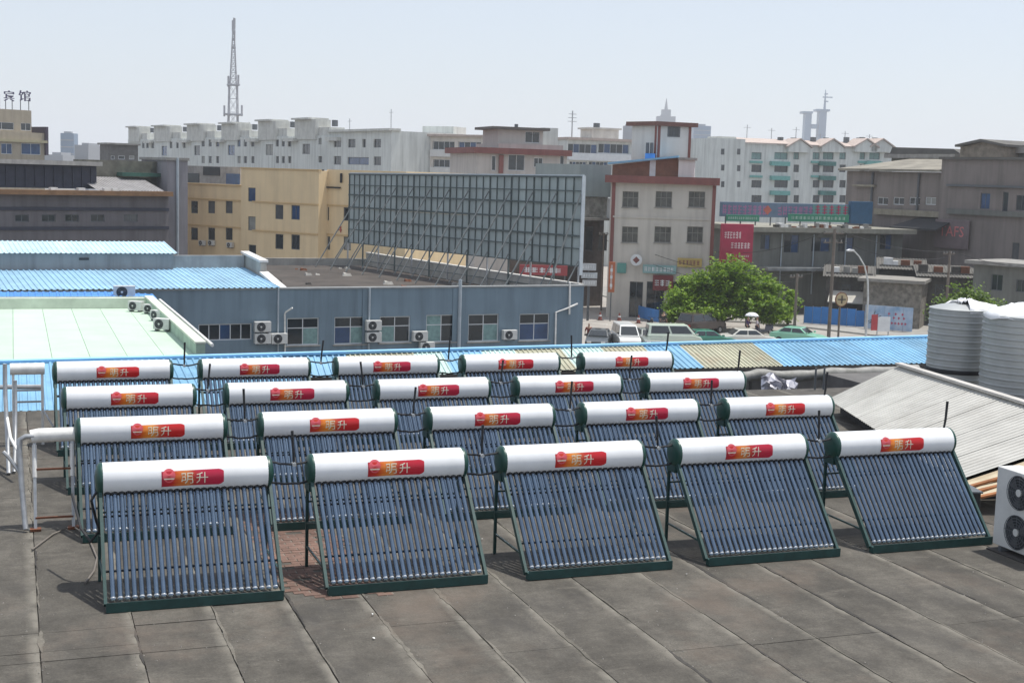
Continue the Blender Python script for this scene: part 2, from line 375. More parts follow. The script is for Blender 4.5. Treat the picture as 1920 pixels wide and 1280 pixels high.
    for t_ in (.30, .80):
        q = tp(t_)-nrm*.047 if nrm.x > 0 else tp(t_)-nrm*.047
        q = tp(t_); q = Vector((q.x+ax.y*.047, q.y-ax.x*.047))
        MB().beam((-.02, q.x, q.y), (L+.02, q.x, q.y), .03, .02).build('tube_support_bar', m_black, h)
    return h
proto = make_heater()
ordc = ['leftmost', 'second from left', 'middle', 'second from right', 'rightmost']; ordr = ['the front row', 'the second row', 'the third row', 'the rear row']
def hoses(h, j, i, gap):
    zu, zl = TZ+.115, TZ-.135
    for nm, z, sag in (('upper_hose', zu, .035), ('lower_hose', zl, .03)):
        pts = [(L+.05+(gap-.10)*f, TY+.02*math.sin(f*6), z-sag*math.sin(math.pi*f)+(R.uniform(-.008, .008) if 0 < f < 1 else 0)) for f in [k/8 for k in range(9)]]
        MB().tube(pts, .014, 7).build(nm, m_black, h, True)
    x = L+gap*R.uniform(.42, .62); tx = R.uniform(-.05, .05); hh = R.uniform(.34, .42)
    MB().tube([(x, TY, zu-.06), (x+tx*.3, TY+.01, zu+.12), (x+tx, TY+.02, zu+hh)], [.014, .016, .018], 7).build('vent_pipe', m_black, h, True)
    MB().tube([(x, TY-.04, zu-.035), (x, TY+.04, zu-.035)], .024, 8).build('pipe_joint', m_hold, h, True)
for j, (hx, hy) in enumerate(HYS):
    for i in range(5):
        h = proto if (i == 0 and j == 0) else copy_tree(proto)
        h.location = (hx+i*HX, hy, 0); h.rotation_euler.z = R.uniform(-.004, .004)
        h['label'] = 'white tank solar heater with slanted tubes, ' + ordc[i] + ' heater of ' + ordr[j]
        HEAT = globals().setdefault('HEAT', {}); HEAT[(j, i)] = h
for (j, i), h in HEAT.items():
    if i < 4: hoses(h, j, i, HX-L)
    else:
        x = L-.06; MB().tube([(x, TY, TZ+TR-.02), (x+.02, TY, TZ+TR+.12), (x+.04, TY+.01, TZ+TR+.38)], [.016, .018, .02], 7).build('vent_pipe', m_black, h, True)

# ------------------------------------------------------------------ pipework at the left end of the rows
p = thing('insulated_pipe_stand', 'white wrapped pipe on two posts, left end of the second heater row', 'pipe', (-.75, 3.6, 0))
MB().tube([(.02, .42, 1.20), (.12, .42, 1.22), (.58, .42, 1.22), (.66, .42, 1.22)], .095, 16).build('wrapped_pipe', m_wrap, p, True)
for x in (.06, .54):
    MB().beam((x, .1, 0), (x, .4, 1.14), .04).build('post', m_galv, p); MB().box(x-.07, x+.07, .04, .16, 0, .03).build('foot_plate', m_rust, p)
    MB().tube([(x, .395, 1.1), (x, .28, .68)], .03, 8).build('white_sleeve', m_wrap, p, True)
MB().beam((.06, .13, .16), (.54, .13, .16), .025).build('cross_bar', m_rust, p)
MB().beam((.06, .3, .78), (.54, .3, .78), .025).build('cross_bar', m_rust, p)
MB().tube([(.06, .36, 1.22), (-.05, .36, 1.22), (-.12, .36, 1.18), (-.13, .35, 1.05), (-.1, .22, .5), (-.07, .1, .1), (-.06, .06, .03)], .036, 12).build('grey_riser', m_galv, p, True)
MB().tube([(-.13, .30, .75), (-.26, .34, .95), (-.33, .38, 1.02)], .028, 8).build('branch_pipe', m_galv, p, True)
p = thing('insulated_pipe_stand', 'white wrapped pipe on two posts, left end of the rear heater row', 'pipe', (-1.0, 9.3, 0))
MB().tube([(.0, .28, 1.32), (.08, .28, 1.32), (.56, .28, 1.32)], .10, 16).build('wrapped_pipe', m_wrap, p, True)
for x in (.05, .52):
    MB().beam((x, .27, 0), (x, .27, 1.24), .045).build('post', m_wrap, p)
for z in (.75, .95): MB().beam((.05, .27, z), (.52, .27, z), .03).build('cross_bar', m_galv, p)
MB().beam((.52, .27, .62), (.68, -.3, .4), .025).build('stay', m_galv, p)
p = thing('riser_pipe_pair', 'tall grey pipes rising left of the heaters, beside the wrapped pipes', 'pipe', (-1.05, 7.2, 0))
MB().tube([(-.02, .9, 1.62), (-.02, .9, 1.1), (.0, .5, .6), (.02, .0, .02)], .034, 10).build('riser', m_galv, p, True)
MB().tube([(.13, .9, 1.35), (.13, .9, .9), (.12, .5, .5), (.1, .1, .02)], .03, 10).build('riser', m_galv, p, True)
MB().tube([(-.02, .85, .9), (.05, .2, .55), (.2, -.5, .38)], .025, 8).build('branch_pipe', m_wrap, p, True)
MB().tube([(-.6, 2.6, .98), (.0, 2.6, .98), (.55, 2.6, .97)], .04, 8).build('header_pipe', m_galv, p, True)
# slack hose from the first heater curling on the roof
pts = [on_z(*q, .02) for q in ((60, 1030), (100, 1000), (135, 985), (165, 1005), (182, 1045), (176, 1070), (160, 1092))]
tag(MB().tube(pts, .012, 7).build('slack_hose', mat('grey_hose', (.16, .14, .12), .7), None, True), 'thin grey hose curling over the roof, left of the first front heater', 'hose')
mb = MB().tube([(-.02, TY-.02, TZ-.08), (-.12, TY-.1, TZ-.22), (-.06, TY+.0, TZ-.5), (-.02, TY+.1, .62), (-.12, TY+.12, .48), (-.22, TY+.3, .60), (-.3, TY+.8, .9)], .016, 8)
mb.build('inlet_hose', m_black, HEAT[(0, 0)], True)

# ------------------------------------------------------------------ corrugated shed behind the rows
def corr(P00, P10, P11, P01, pitch=.19, amp=.032, cut=None):
    """ribbed sheet: ribs run from the 0-edge (low) to the 1-edge (high)"""
    P00, P10, P11, P01 = map(Vector, (P00, P10, P11, P01)); w = (P10-P00).length; n = max(1, round(w/pitch)); mb = MB()
    nn = ((P10-P00).cross(P01-P00)).normalized()
    prof = [(0, 0), (.52, 0), (.62, 1), (.88, 1), (.98, 0)]
    fs = [((i+a)/n, h) for i in range(n) for a, h in prof] + [(1, 0)]
    for f, h in fs:
        mb.v.append(tuple(P00.lerp(P10, f)+nn*amp*h)); mb.v.append(tuple(P01.lerp(P11, f)+nn*amp*h))
    k = len(fs); m0 = len(mb.v)
    for i in range(k-1): mb.f.append((2*i, 2*i+2, 2*i+3, 2*i+1))
    return mb
m_blue = mat('blue_painted_sheet', (.18, .37, .53), .5, var=.16, scale=1.5, rnd=.14, dirt=.5, dirtcol=(.27, .40, .48))
m_beige = mat('aged_fibreglass_sheet', (.38, .37, .27), .6, var=.16, scale=2.5, rnd=.14, dirt=.45, dirtcol=(.36, .19, .10))
m_palec = mat('pale_cyan_fibreglass', (.46, .60, .56), .6, var=.15, scale=2.5, rnd=.1, dirt=.3, dirtcol=(.36, .30, .2))
m_ridge = mat('pale_blue_ridge_cap', (.25, .52, .78), .5, var=.1, scale=2)
shed = thing('corrugated_shed', 'long blue corrugated shed roof with beige translucent sheets behind the rear heaters', 'shed', (0, 22, -2.5))
Y0, Z0 = 22, -2.5
def ridge(x): return Vector((x, 23.75+(x-4.97)*.078-Y0, -.5-Z0))
def eave(x): return Vector((x, (18.6 if x < 6.3 else 22.95)-Y0, -1.0-Z0))
xs = []
x = -13.0
marks = {}
def col_at(u, v):
    return on_z(u, v, -.9).x
bands = [(-99, 8.2, m_blue), (8.2, 10.3, m_beige), (10.3, 11.2, m_palec), (11.2, 12.5, m_blue), (12.5, 13.6, m_palec), (13.6, 15.2, m_beige), (15.2, 16.6, m_palec), (16.6, 18.15, m_beige), (18.15, 19.5, m_blue), (19.5, 22.35, m_beige), (22.35, 40, m_blue)]
edges = [-13, -10, -7, -4.2, -1.9, .4, 2.6, 4.4, 6.3, 7.3, 8.2, 9.3, 10.3, 11.2, 12.5, 13.6, 15.2, 16.6, 17.4, 18.15, 18.85, 19.5, 20.5, 21.4, 22.35, 23.3, 24.3, 25.3, 26.3, 27.3, 28.3, 29.3, 30.2]
for a, b in zip(edges, edges[1:]):
    mm = [m for lo, hi, m in bands if lo <= (a+b)/2 < hi][0]
    j = R.uniform(0, .008); up = Vector((0, 0, j)); a2 = a+.002
    corr(eave(a2)+up, Vector((b+.0, eave(a2).y, eave(a2).z))+up, ridge(b)+up, ridge(a2)+up, .19 if mm is m_blue else .16).build('roof_sheet', mm, shed)
MB().beam(ridge(-13)+Vector((0, .05, .05)), ridge(30.2)+Vector((0, .05, .05)), .28, .07).build('ridge_cap', m_ridge, shed)
m_dark = mat('dark_timber', (.06, .055, .05), .85, var=.25, scale=3)
m_wall0 = mat('dark_rendered_wall', (.13, .125, .12), .9, var=.2, streak=.3)
MB().box(6.4, 30.1, 23.3-Y0, 25.2-Y0, GZ-Z0, -1.05-Z0).build('wall', m_wall0, shed)
MB().box(-12.9, 6.2, 19.0-Y0, 23.2-Y0, GZ-Z0, -1.05-Z0).build('wall', m_wall0, shed)
MB().beam((6.3, 22.93-Y0, -1.10-Z0), (30.2, 22.93-Y0, -1.10-Z0), .06, .14).build('gutter', m_dark, shed)
MB().beam((-13, 18.57-Y0, -1.09-Z0), (6.3, 18.57-Y0, -1.09-Z0), .06, .13).build('eave_board', mat('brown_eave_board', (.22, .16, .11), .85, var=.25), shed)
MB().beam((16.2, 22.8-Y0, -1.32-Z0), (30.2, 22.8-Y0, -1.30-Z0), .07, .06).build('steel_pipe', m_galv, shed)
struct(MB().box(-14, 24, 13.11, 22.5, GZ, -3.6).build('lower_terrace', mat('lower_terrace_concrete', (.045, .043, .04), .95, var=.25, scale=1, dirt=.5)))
# silver duct, crumpled foil and posts in the gap behind the third row
pts = [on_y(1370, 712, 16.5), on_y(1420, 702, 16.5), on_y(1480, 706, 16.5), on_y(1560, 700, 16.5), on_y(1640, 698, 16.5), on_y(1720, 694, 16.5)]
mb = MB(); fine = []
for i in range(len(pts)-1):
    for k in range(4): fine.append(pts[i].lerp(pts[i+1], k/4))
fine.append(pts[-1])
d = thing('insulated_duct', 'grey insulated duct running behind the third row, below the shed eave', 'duct', (fine[0].x, fine[0].y, -3.6))
mb.tube([Vector(q)-d.location for q in fine], [.15+.02*math.sin(i*1.7) for i in range(len(fine))], 14).build('duct', mat('grey_insulation_wrap', (.26, .255, .235), .6, var=.25, scale=5, dirt=.5, dirtcol=(.1, .1, .08)), d, True)
for q in fine[3::5]: MB().beam(Vector((q.x, q.y, -3.6))-d.location, Vector((q.x, q.y, q.z-.15))-d.location, .06).build('support', m_dark, d)
p = on_y(1470, 735, 14.5)
mb = MB(); nx, ny = 10, 5
for a in range(nx+1):
    for b in range(ny+1):
        mb.v.append((a*.10+R.uniform(-.03, .03), R.uniform(-.10, .10)+b*.03, b*.08+R.uniform(-.045, .045)+.10*math.sin(a*.6)))
for a in range(nx):
    for b in range(ny): k = a*(ny+1)+b; mb.f.append((k, k+ny+1, k+ny+2, k+1))
fo = mb.build('crumpled_foil', mat('silver_foil', (.55, .54, .58), .35, metal=.5, var=.2, scale=9), None); fo.location = (p.x-.6, p.y, p.z-.05)
sd = fo.modifiers.new('thickness', 'SOLIDIFY'); sd.thickness = .01
tag(fo, 'crumpled silver foil heaped under the grey duct behind the third row', 'foil')
MB().box(-.15, 1.1, -.1, .2, -3.6-fo.location.z, -.06).build('heap_base', m_dark, fo)
for u, l in ((1527, 'thin dark post behind the third row, left of the pair'), (1543, 'thin dark post behind the third row, right of the pair')):
    b = on_y(u, 745, 12.9); q = on_y(u+1, 690, 12.9)
    tag(MB().tube([(b.x, b.y, -.03), (b.x, b.y, q.z)], .025, 8).build('steel_post', m_dframe, None), l, 'post')

# ------------------------------------------------------------------ building helper
m_glass2 = mat('grey_curtained_glass', (.09, .095, .10), .15, var=.3, scale=1); m_glass3 = mat('pale_blind', (.26, .26, .24), .4, var=.2, scale=1.5)
class Bld:
    """a building with a front plane between two surveyed corners; local x runs along the front, local y into the building"""
    def __init__(s, name, label, cat, L_, R_, zb=GZ, group=None):
        a = at(L_[0], 330, L_[1]); b = at(R_[0], 330, R_[1])
        s.o = Vector((a.x, a.y, zb)); d = Vector((b.x-a.x, b.y-a.y, 0)); s.w = d.length; s.e = d.normalized(); s.n = Vector((-s.e.y, s.e.x, 0))
        s.root = thing(name, label, cat, s.o, math.atan2(s.e.y, s.e.x), group)
    def hit(s, u, v, dy=0):
        d = ray(u, v); t = (s.o + s.n*dy - CAM).dot(s.n)/d.dot(s.n); p = CAM+d*t-s.o
        return p.dot(s.e), p.z
    def S(s, u, v, dy=0): return s.hit(u, v, dy)[0]
    def Z(s, u, v, dy=0): return s.hit(u, v, dy)[1]
    def rect(s, u0, v0, u1, v1, dy=0):
        um, vm = (u0+u1)/2, (v0+v1)/2
        return (s.hit(u0, vm, dy)[0], s.hit(u1, vm, dy)[0], s.hit(um, v1, dy)[1], s.hit(um, v0, dy)[1])
    def wall(s, s0, s1, z0, z1, depth, wins, m, name='wall', y0=0, rec=.14, top=None):
        xs = sorted({s0, s1, *[w[0] for w in wins], *[w[1] for w in wins]}); zs = sorted({z0, z1, *[w[2] for w in wins], *[w[3] for w in wins]})
        xs = [x for x in xs if s0 <= x <= s1]; zs = [z for z in zs if z0 <= z <= z1]
        mb = MB()
        for a, b in zip(xs, xs[1:]):
            for c, d in zip(zs, zs[1:]):
                mx_, mz = (a+b)/2, (c+d)/2
                if any(w[0] < mx_ < w[1] and w[2] < mz < w[3] for w in wins): continue
                mb.quad((a, y0, c), (b, y0, c), (b, y0, d), (a, y0, d))
        for a, b, c, d in [w[:4] for w in wins]:
            y1 = y0+rec
            mb.quad((a, y0, c), (a, y1, c), (b, y1, c), (b, y0, c)); mb.quad((a, y0, d), (b, y0, d), (b, y1, d), (a, y1, d))
            mb.quad((a, y0, c), (a, y0, d), (a, y1, d), (a, y1, c)); mb.quad((b, y0, c), (b, y1, c), (b, y1, d), (b, y0, d))
        Y = y0+depth
        mb.quad((s1, y0, z0), (s1, Y, z0), (s1, Y, z1), (s1, y0, z1)); mb.quad((s0, Y, z0), (s0, y0, z0), (s0, y0, z1), (s0, Y, z1))
        mb.quad((s1, Y, z0), (s0, Y, z0), (s0, Y, z1), (s1, Y, z1)); mb.quad((s0, y0, z1), (s1, y0, z1), (s1, Y, z1), (s0, Y, z1))
        return mb.build(name, m, s.root)
    def window(s, w, nx=2, ny=1, fm=None, pm=None, fw=.055, rec=.14, y0=0, trans=None, sill=False, pms=None):
        a, b, c, d = w[:4]; y = y0+rec-.07; mb = MB(); fm = fm or m_frame
        mb.box(a, b, y, y+.06, c, c+fw); mb.box(a, b, y, y+.06, d-fw, d)
        mb.box(a, a+fw, y, y+.06, c+fw, d-fw); mb.box(b-fw, b, y, y+.06, c+fw, d-fw)
        for k in range(1, nx): x = a+(b-a)*k/nx; mb.box(x-fw*.4, x+fw*.4, y+.005, y+.055, c+fw, d-fw)
        zt = [c+(d-c)*k/ny for k in range(1, ny)] if trans is None else [c+(d-c)*trans]
        for z in zt: mb.box(a+fw, b-fw, y+.01, y+.05, z-fw*.4, z+fw*.4)
        f = mb.build('window', fm, s.root)
        zz = [c] + zt + [d]; xs = [a+(b-a)*k/nx for k in range(nx+1)]; k = 0
        for i in range(nx):
            for j in range(len(zz)-1):
                pp = (pms[(i+j*nx) % len(pms)] if pms else (pm or m_glass))
                MB().box(xs[i]+.01, xs[i+1]-.01, y+.03, y+.04, zz[j]+.01, zz[j+1]-.01).build('pane', pp, f)
        if sill: MB().box(a-.08, b+.08, y0-.09, y0+.02, c-.07, c-.005).build('sill', m_conc, f)
        return f
    def small(s, w, pm=None, fm=None, rec=.14, y0=0):            # far window: frame + one pane
        a, b, c, d = w[:4]; y = y0+rec-.07; fw = min(.07, (b-a)*.12); mb = MB(); x = (a+b)/2
        mb.box(a, b, y, y+.06, c, c+fw); mb.box(a, b, y, y+.06, d-fw, d); mb.box(a, a+fw, y, y+.06, c+fw, d-fw); mb.box(b-fw, b, y, y+.06, c+fw, d-fw)
        if b-a > 1.0: mb.box(x-fw*.4, x+fw*.4, y+.005, y+.055, c+fw, d-fw)
        f = mb.build('window', fm or m_frame, s.root); MB().box(a+.01, b-.01, y+.03, y+.04, c+.01, d-.01).build('pane', pm or R.choice([m_glass]*5+[m_glassb, m_glass2, m_glass2, m_glass3]), f); return f
    def box(s, name, m, x0, x1, y0, y1, z0, z1, bevel=0): return MB().box(x0, x1, y0, y1, z0, z1).build(name, m, s.root, bevel=bevel)
def ac_unit(label, loc, rz, w=.82, h=.56, d=.3, fans=1, group='outdoor air conditioner units', m=None):
    """casing, round fan openings with hub and guard rings, feet; front faces local -y"""
    o = thing('air_conditioner', label, 'air conditioner', loc, rz, group)
    MB().box(-w/2, w/2, -d/2, d/2, .06, h).build('casing', m or m_acw, o, bevel=.012)
    for x in (-w*.32, w*.32): MB().box(x-.03, x+.03, -d/2-.02, d/2+.02, 0, .06).build('foot', m_dframe, o)
    for k in range(fans):
        r = .43*min(w*.92 if fans > 1 else w, (h-.06)/fans); cz = .06+(h-.06)*(k+.5)/fans; cx = -.12*w if fans == 1 else -w*.02; n = 28
        def ring(r0, r1, y0, y1):
            mb = MB()
            for i in range(n):
                a, b = 2*math.pi*i/n, 2*math.pi*(i+1)/n
                A = [(cx+q*math.cos(t), yy, cz+q*math.sin(t)) for t, q, yy in ((a, r0, y0), (a, r1, y1), (b, r1, y1), (b, r0, y0))]; mb.quad(*A)
            return mb
        mb = MB(); mb.poly([(cx+r*math.cos(2*math.pi*i/n), -d/2-.003, cz+r*math.sin(2*math.pi*i/n)) for i in range(n)])
        fo = mb.build('fan_opening', m_grill, o)
        g = MB()
        for q in [r*(j+1)/6 for j in range(1, 6)]: g.tube([(cx+q*math.cos(2*math.pi*i/n), -d/2-.02, cz+q*math.sin(2*math.pi*i/n)) for i in range(n+1)], .004 if fans == 1 else .0045, 5, False)
        for i in range(12): t = 2*math.pi*i/12; g.tube([(cx+r*.15*math.cos(t), -d/2-.016, cz+r*.15*math.sin(t)), (cx+r*1.0*math.cos(t), -d/2-.016, cz+r*1.0*math.sin(t))], .004, 5, False)
        g.build('fan_guard', m_dframe, fo)
        MB().tube([(cx, -d/2-.025, cz), (cx, -d/2-.004, cz)], r*.22, 14).build('fan_hub', m_acw, fo)
        bl = MB()
        for i in range(3):
            t = 2*math.pi*i/3+.4
            bl.poly([(cx+q*math.cos(t+dt), -d/2-.008+yy, cz+q*math.sin(t+dt)) for q, dt, yy in ((r*.2, -.3, 0), (r*.85, -.35, -.003), (r*.9, .35, .002), (r*.2, .3, .002))])
        bl.build('fan_blades', mat('fan_blade_grey', (.10, .10, .105), .5), fo)
    return o

# ------------------------------------------------------------------ right side: cement sheet shed, water tanks, big outdoor unit
m_cem = mat('cement_sheet', (.48, .47, .435), .85, var=.12, scale=1.6, rnd=.08, dirt=.4, dirtcol=(.24, .22, .19))
sh = thing('gable_shed', 'low shed with pale corrugated cement roof beside the rightmost heaters', 'shed', (14.6, 6, 0))
Lo = Vector((14.6, 6, 0))
E0, E1 = Vector((12.95, 2.35, .30)), Vector((15.46, 9.82, .30)); R0, R1 = Vector((15.55, 2.0, 1.08)), Vector((16.85, 9.35, 1.06)); F0, F1 = Vector((18.3, 1.7, .45)), Vector((19.3, 8.9, .45))
n = 7
for k in range(n):
    f0, f1 = k/n, (k+1)/n+.004
    corr(E0.lerp(E1, f0)-Lo, E0.lerp(E1, f1)-Lo, R0.lerp(R1, f1)-Lo, R0.lerp(R1, f0)-Lo, .14, .02).build('roof_sheet', m_cem, sh).location.z = R.uniform(0, .003)
    corr(R0.lerp(R1, f0)-Lo, R0.lerp(R1, f1)-Lo, F0.lerp(F1, f1)-Lo, F0.lerp(F1, f0)-Lo, .14, .02).build('roof_sheet', m_cem, sh)
MB().beam(R0-Lo+Vector((0, 0, .05)), R1-Lo+Vector((0, 0, .05)), .17, .04).build('ridge_cap', mat('cement_ridge', (.46, .44, .41), .85, var=.15, scale=3), sh)
W = lambda p, z: (p.x-Lo.x, p.y-Lo.y, z)
i0, i1 = E0.lerp(F0, .08), E1.lerp(F1, .05)
mb = MB(); q = [E0.lerp(F0, .07), F0.lerp(E0, .07), F1.lerp(E1, .07), E1.lerp(F1, .07)]
mb.hexa([W(p, 0) for p in q]+[W(p, .27) for p in q]); mb.build('wall', mat('dark_shed_wall', (.035, .034, .034), .9, var=.3), sh)
mb = MB(); g0 = E0.lerp(F0, .05); g1 = F0.lerp(E0, .05); gr = R0
mb.poly([W(g0, .28), W(g1, .40), W(gr, 1.03)]); mb.build('gable_end', m_dark, sh)
# broken fascia boards and a patched front sheet
corr(Vector((12.62, 1.5, .22))-Lo, Vector((12.92, 2.32, .25))-Lo, Vector((15.4, 1.95, 1.0))-Lo, Vector((15.2, 1.2, .96))-Lo, .3, .02).build('patch_sheet', mat('cream_patch_sheet', (.50, .43, .30), .8, var=.2, dirt=.5, dirtcol=(.30, .16, .08)), sh)
for k in range(3):
    a = Vector((12.5+.15*k, 1.55+.25*k, .20+.02*k))-Lo; b = a+Vector((1.1-.2*k, -.3, .26))
    MB().beam(a, b, .10, .03).build('fascia_board', mat('rotten_orange_board', (.30, .12, .045), .9, var=.4, scale=5), sh)
dk = thing('dark_cabinet', 'dark steel cabinet between the last front heater and the twin-fan unit', 'cabinet', (12.1, 1.2, 0), -.28)
MB().box(-.14, .16, -.45, .5, .02, .52).build('body', mat('black_painted_steel', (.022, .022, .024), .6, var=.3), dk, bevel=.01); MB().box(-.16, .18, -.47, .52, .52, .545).build('lid', m_dframe, dk)
for y in (-.4, .42): MB().box(-.1, .1, y-.03, y+.03, 0, .02).build('foot', m_rust, dk)

ac_unit('large white outdoor unit with two stacked fans at the right edge', (11.76, -.72, 0.02), -math.pi/2-.02, w=.98, h=1.13, d=.36, fans=2)
b_ = bpy.data.objects
MB().box(11.5, 12.0, -1.25, -.22, 0, .02).build('unit_base', m_dark, None)
tag(b_['unit_base'], 'dark base plate under the twin-fan outdoor unit', 'base plate')

m_ss = mat('brushed_stainless', (.44, .455, .45), .5, metal=.55, var=.12, scale=1.2)
m_sheet = mat('white_plastic_sheeting', (.82, .82, .83), .35, var=.06, scale=4)
def water_tank(label, u, v, D, r, ztop, zb, seed, band):
    rr = random.Random(seed); c = at(u, v, D); o = thing('water_tank', label, 'water tank', (c.x, c.y, zb), 0, 'stainless water tanks')
    H = ztop-zb; prof = []; z = 0; n = 40
    k = 0
    while z < H-.05:
        prof += [(r, z), (r, z+.085), (r+.018, z+.10), (r+.018, z+.125), (r, z+.14)]; z += .155
    mb = MB()
    for q, zz in prof:
        for k in range(n): t = 2*math.pi*k/n; mb.v.append((q*math.cos(t), q*math.sin(t), min(zz, H)))
    for i in range(len(prof)-1):
        for k in range(n): k2 = (k+1) % n; mb.f.append((i*n+k, i*n+k2, (i+1)*n+k2, (i+1)*n+k))
    mb.build('shell', m_ss, o, True)
    mb = MB(); pr = [(r+.012, H-.03), (r+.01, H), (r*.7, H+.09*r), (r*.35, H+.14*r), (.02, H+.15*r)]
    for q, zz in pr:
        for k in range(n): t = 2*math.pi*k/n; mb.v.append((q*math.cos(t), q*math.sin(t), zz))
    for i in range(len(pr)-1):
        for k in range(n): k2 = (k+1) % n; mb.f.append((i*n+k, i*n+k2, (i+1)*n+k2, (i+1)*n+k))
    mb.build('lid', m_ss, o, True)
    if band:
        mb = MB(); zz = band
        for q, z_ in ((r+.024, zz), (r+.026, zz+.005), (r+.026, zz+.10), (r+.024, zz+.105)):
            for k in range(n): t = 2*math.pi*k/n; mb.v.append((q*math.cos(t), q*math.sin(t), z_))
        for i in range(3):
            for k in range(n): k2 = (k+1) % n; mb.f.append((i*n+k, i*n+k2, (i+1)*n+k2, (i+1)*n+k))
        mb.build('dark_band', m_black, o, True)
    # crumpled plastic sheet lying over the lid
    sh_ = MB(); nr, na = 7, 30
    for i in range(nr+1):
        for k in range(na):
            t = 2*math.pi*k/na; q = (r+.03)*(i/nr)*(1+.06*math.sin(3*t+seed)); d = q/r
            zz = H+.04+.20*r*max(0, 1-d**1.6)+rr.uniform(-.05, .08)*(1 if i else 0)
            if i == nr: zz = H-.02-rr.uniform(0, .07)
            ox = .12*r if band else 0
            sh_.v.append((q*math.cos(t)+ox, q*math.sin(t)-.03, zz))
    for i in range(nr):
        for k in range(na):
            k2 = (k+1) % na; t = 2*math.pi*(k+.5)/na
            if band and math.cos(t-math.pi*.93) > .35 and i >= 2: continue
            sh_.f.append((i*na+k, (i+1)*na+k, (i+1)*na+k2, i*na+k2))
    so_ = sh_.build('plastic_cover', m_sheet, o, True); so_.modifiers.new('thickness', 'SOLIDIFY').thickness = .012
    return o
water_tank('ribbed steel water tank with dark band, left of the two', 1799, 640, 34.0, .76, 1.98-.06, -.2, 3, .55)
water_tank('ribbed steel water tank at the right edge, with white plastic over its lid', 1921, 640, 32.0, .95, 1.98, -.2, 5, 0)
pl = MB().box(19.6, 24.5, 13.12, 16.5, GZ, -.2).build('tank_plinth', m_wall0, None); tag(pl, 'concrete roof block carrying the two steel water tanks', 'plinth')

# ------------------------------------------------------------------ pale green flat roof at the left
m_pg = mat('pale_green_membrane', (.47, .60, .475), .7, var=.06, scale=.8, rnd=.05, dirt=.4, dirtcol=(.36, .46, .36))
m_pgp = mat('green_parapet_paint', (.34, .45, .36), .75, var=.15, scale=1.5, streak=.25)
m_pgw = mat('pale_coping', (.58, .62, .52), .75, var=.15, scale=1.5)
g = thing('green_roof_building', 'low building with flat pale green roof and parapet, left middle', 'building', (-4, 31, GZ)); go = Vector((-4, 31, GZ))
MB().box(-16, 9.05, .4, 16.4, 0, 6.46).build('wall', m_pgp, g)
for k in range(21):
    x0 = -16+k*1.19; x1 = min(x0+1.175, 8.78)
    MB().hexa([(x0, .25, 6.47), (x1, .25, 6.47), (x1, 16.0, 6.50), (x0, 16.0, 6.50), (x0, .25, 6.5), (x1, .25, 6.5), (x1, 16.0, 6.53), (x0, 16.0, 6.53)]).build('roof_sheet', m_pg, g)
MB().box(-16, 8.78, 16.02, 16.35, 6.46, 6.98).build('rear_parapet', m_pgw, g)
MB().hexa([(8.8, .3, 6.46), (9.1, .3, 6.46), (8.85, 16.35, 6.46), (8.55, 16.35, 6.46), (8.8, .3, 6.92), (9.1, .3, 6.92), (8.85, 16.35, 6.98), (8.55, 16.35, 6.98)]).build('side_parapet', m_pgp, g)
MB().hexa([(8.77, .28, 6.93), (9.13, .28, 6.93), (8.88, 16.37, 6.99), (8.52, 16.37, 6.99), (8.77, .28, 7.0), (9.13, .28, 7.0), (8.88, 16.37, 7.06), (8.52, 16.37, 7.06)]).build('coping', m_pgw, g)
MB().tube([(9.35, .4, 6.86), (9.25, 8, 6.9), (9.1, 15.5, 6.95)], .06, 8).build('white_pipe', m_wrap, g, True)
MB().box(-16, 8.5, 16.36, 16.42, 6.98, 7.02).build('coping', m_pgw, g)
for (u, v, s_), l in (((255, 576, .9), 'rearmost of four small outdoor units on the green roof'), ((282, 580, .8), 'second small outdoor unit from the rear on the green roof'), ((296, 593, .85), 'third small outdoor unit from the rear on the green roof'), ((305, 612, .95), 'nearest of four small outdoor units on the green roof')):
    p = on_z(u, v+8, -1.47); ac_unit(l, (p.x, p.y, -1.465), R.uniform(-.5, .2)-.4, w=.7*s_, h=.5*s_, d=.3)
# blue lean-to between green roof and the grey-blue building
bl = thing('blue_lean_to', 'narrow bright blue sheet roof just behind the pale green roof', 'roof', (-4, 48.2, GZ)); bo = Vector((-4, 48.2, GZ))
m_blu2 = mat('bright_blue_sheet', (.05, .24, .62), .45, var=.15, scale=1.2, rnd=.1)
zr = on_y(120, 548, 50).z; zl = on_y(120, 562, 48).z; xe = on_y(288, 552, 50).x; x = -20.0
while x < xe-.5:
    x2 = min(x+2.1, xe); f = .0 if x2 < xe-4 else .0
    corr(Vector((x+.01, 48.1, zl))-bo, Vector((x2, 48.1, zl))-bo, Vector((x2, 50.2, zr if x2 < xe-.1 else zr-.12))-bo, Vector((x+.01, 50.2, zr))-bo, .3, .03).build('roof_sheet', m_blu2, bl); x = x2
MB().box(-16, xe+3.9, .1, 2.0, 0, zl-GZ-.02).build('wall', m_wall0, bl)
p = on_y(233, 556, 49.2); ac_unit('single outdoor unit on the bright blue roof strip', (p.x, p.y, p.z-.12), 0, w=.95, h=.62)

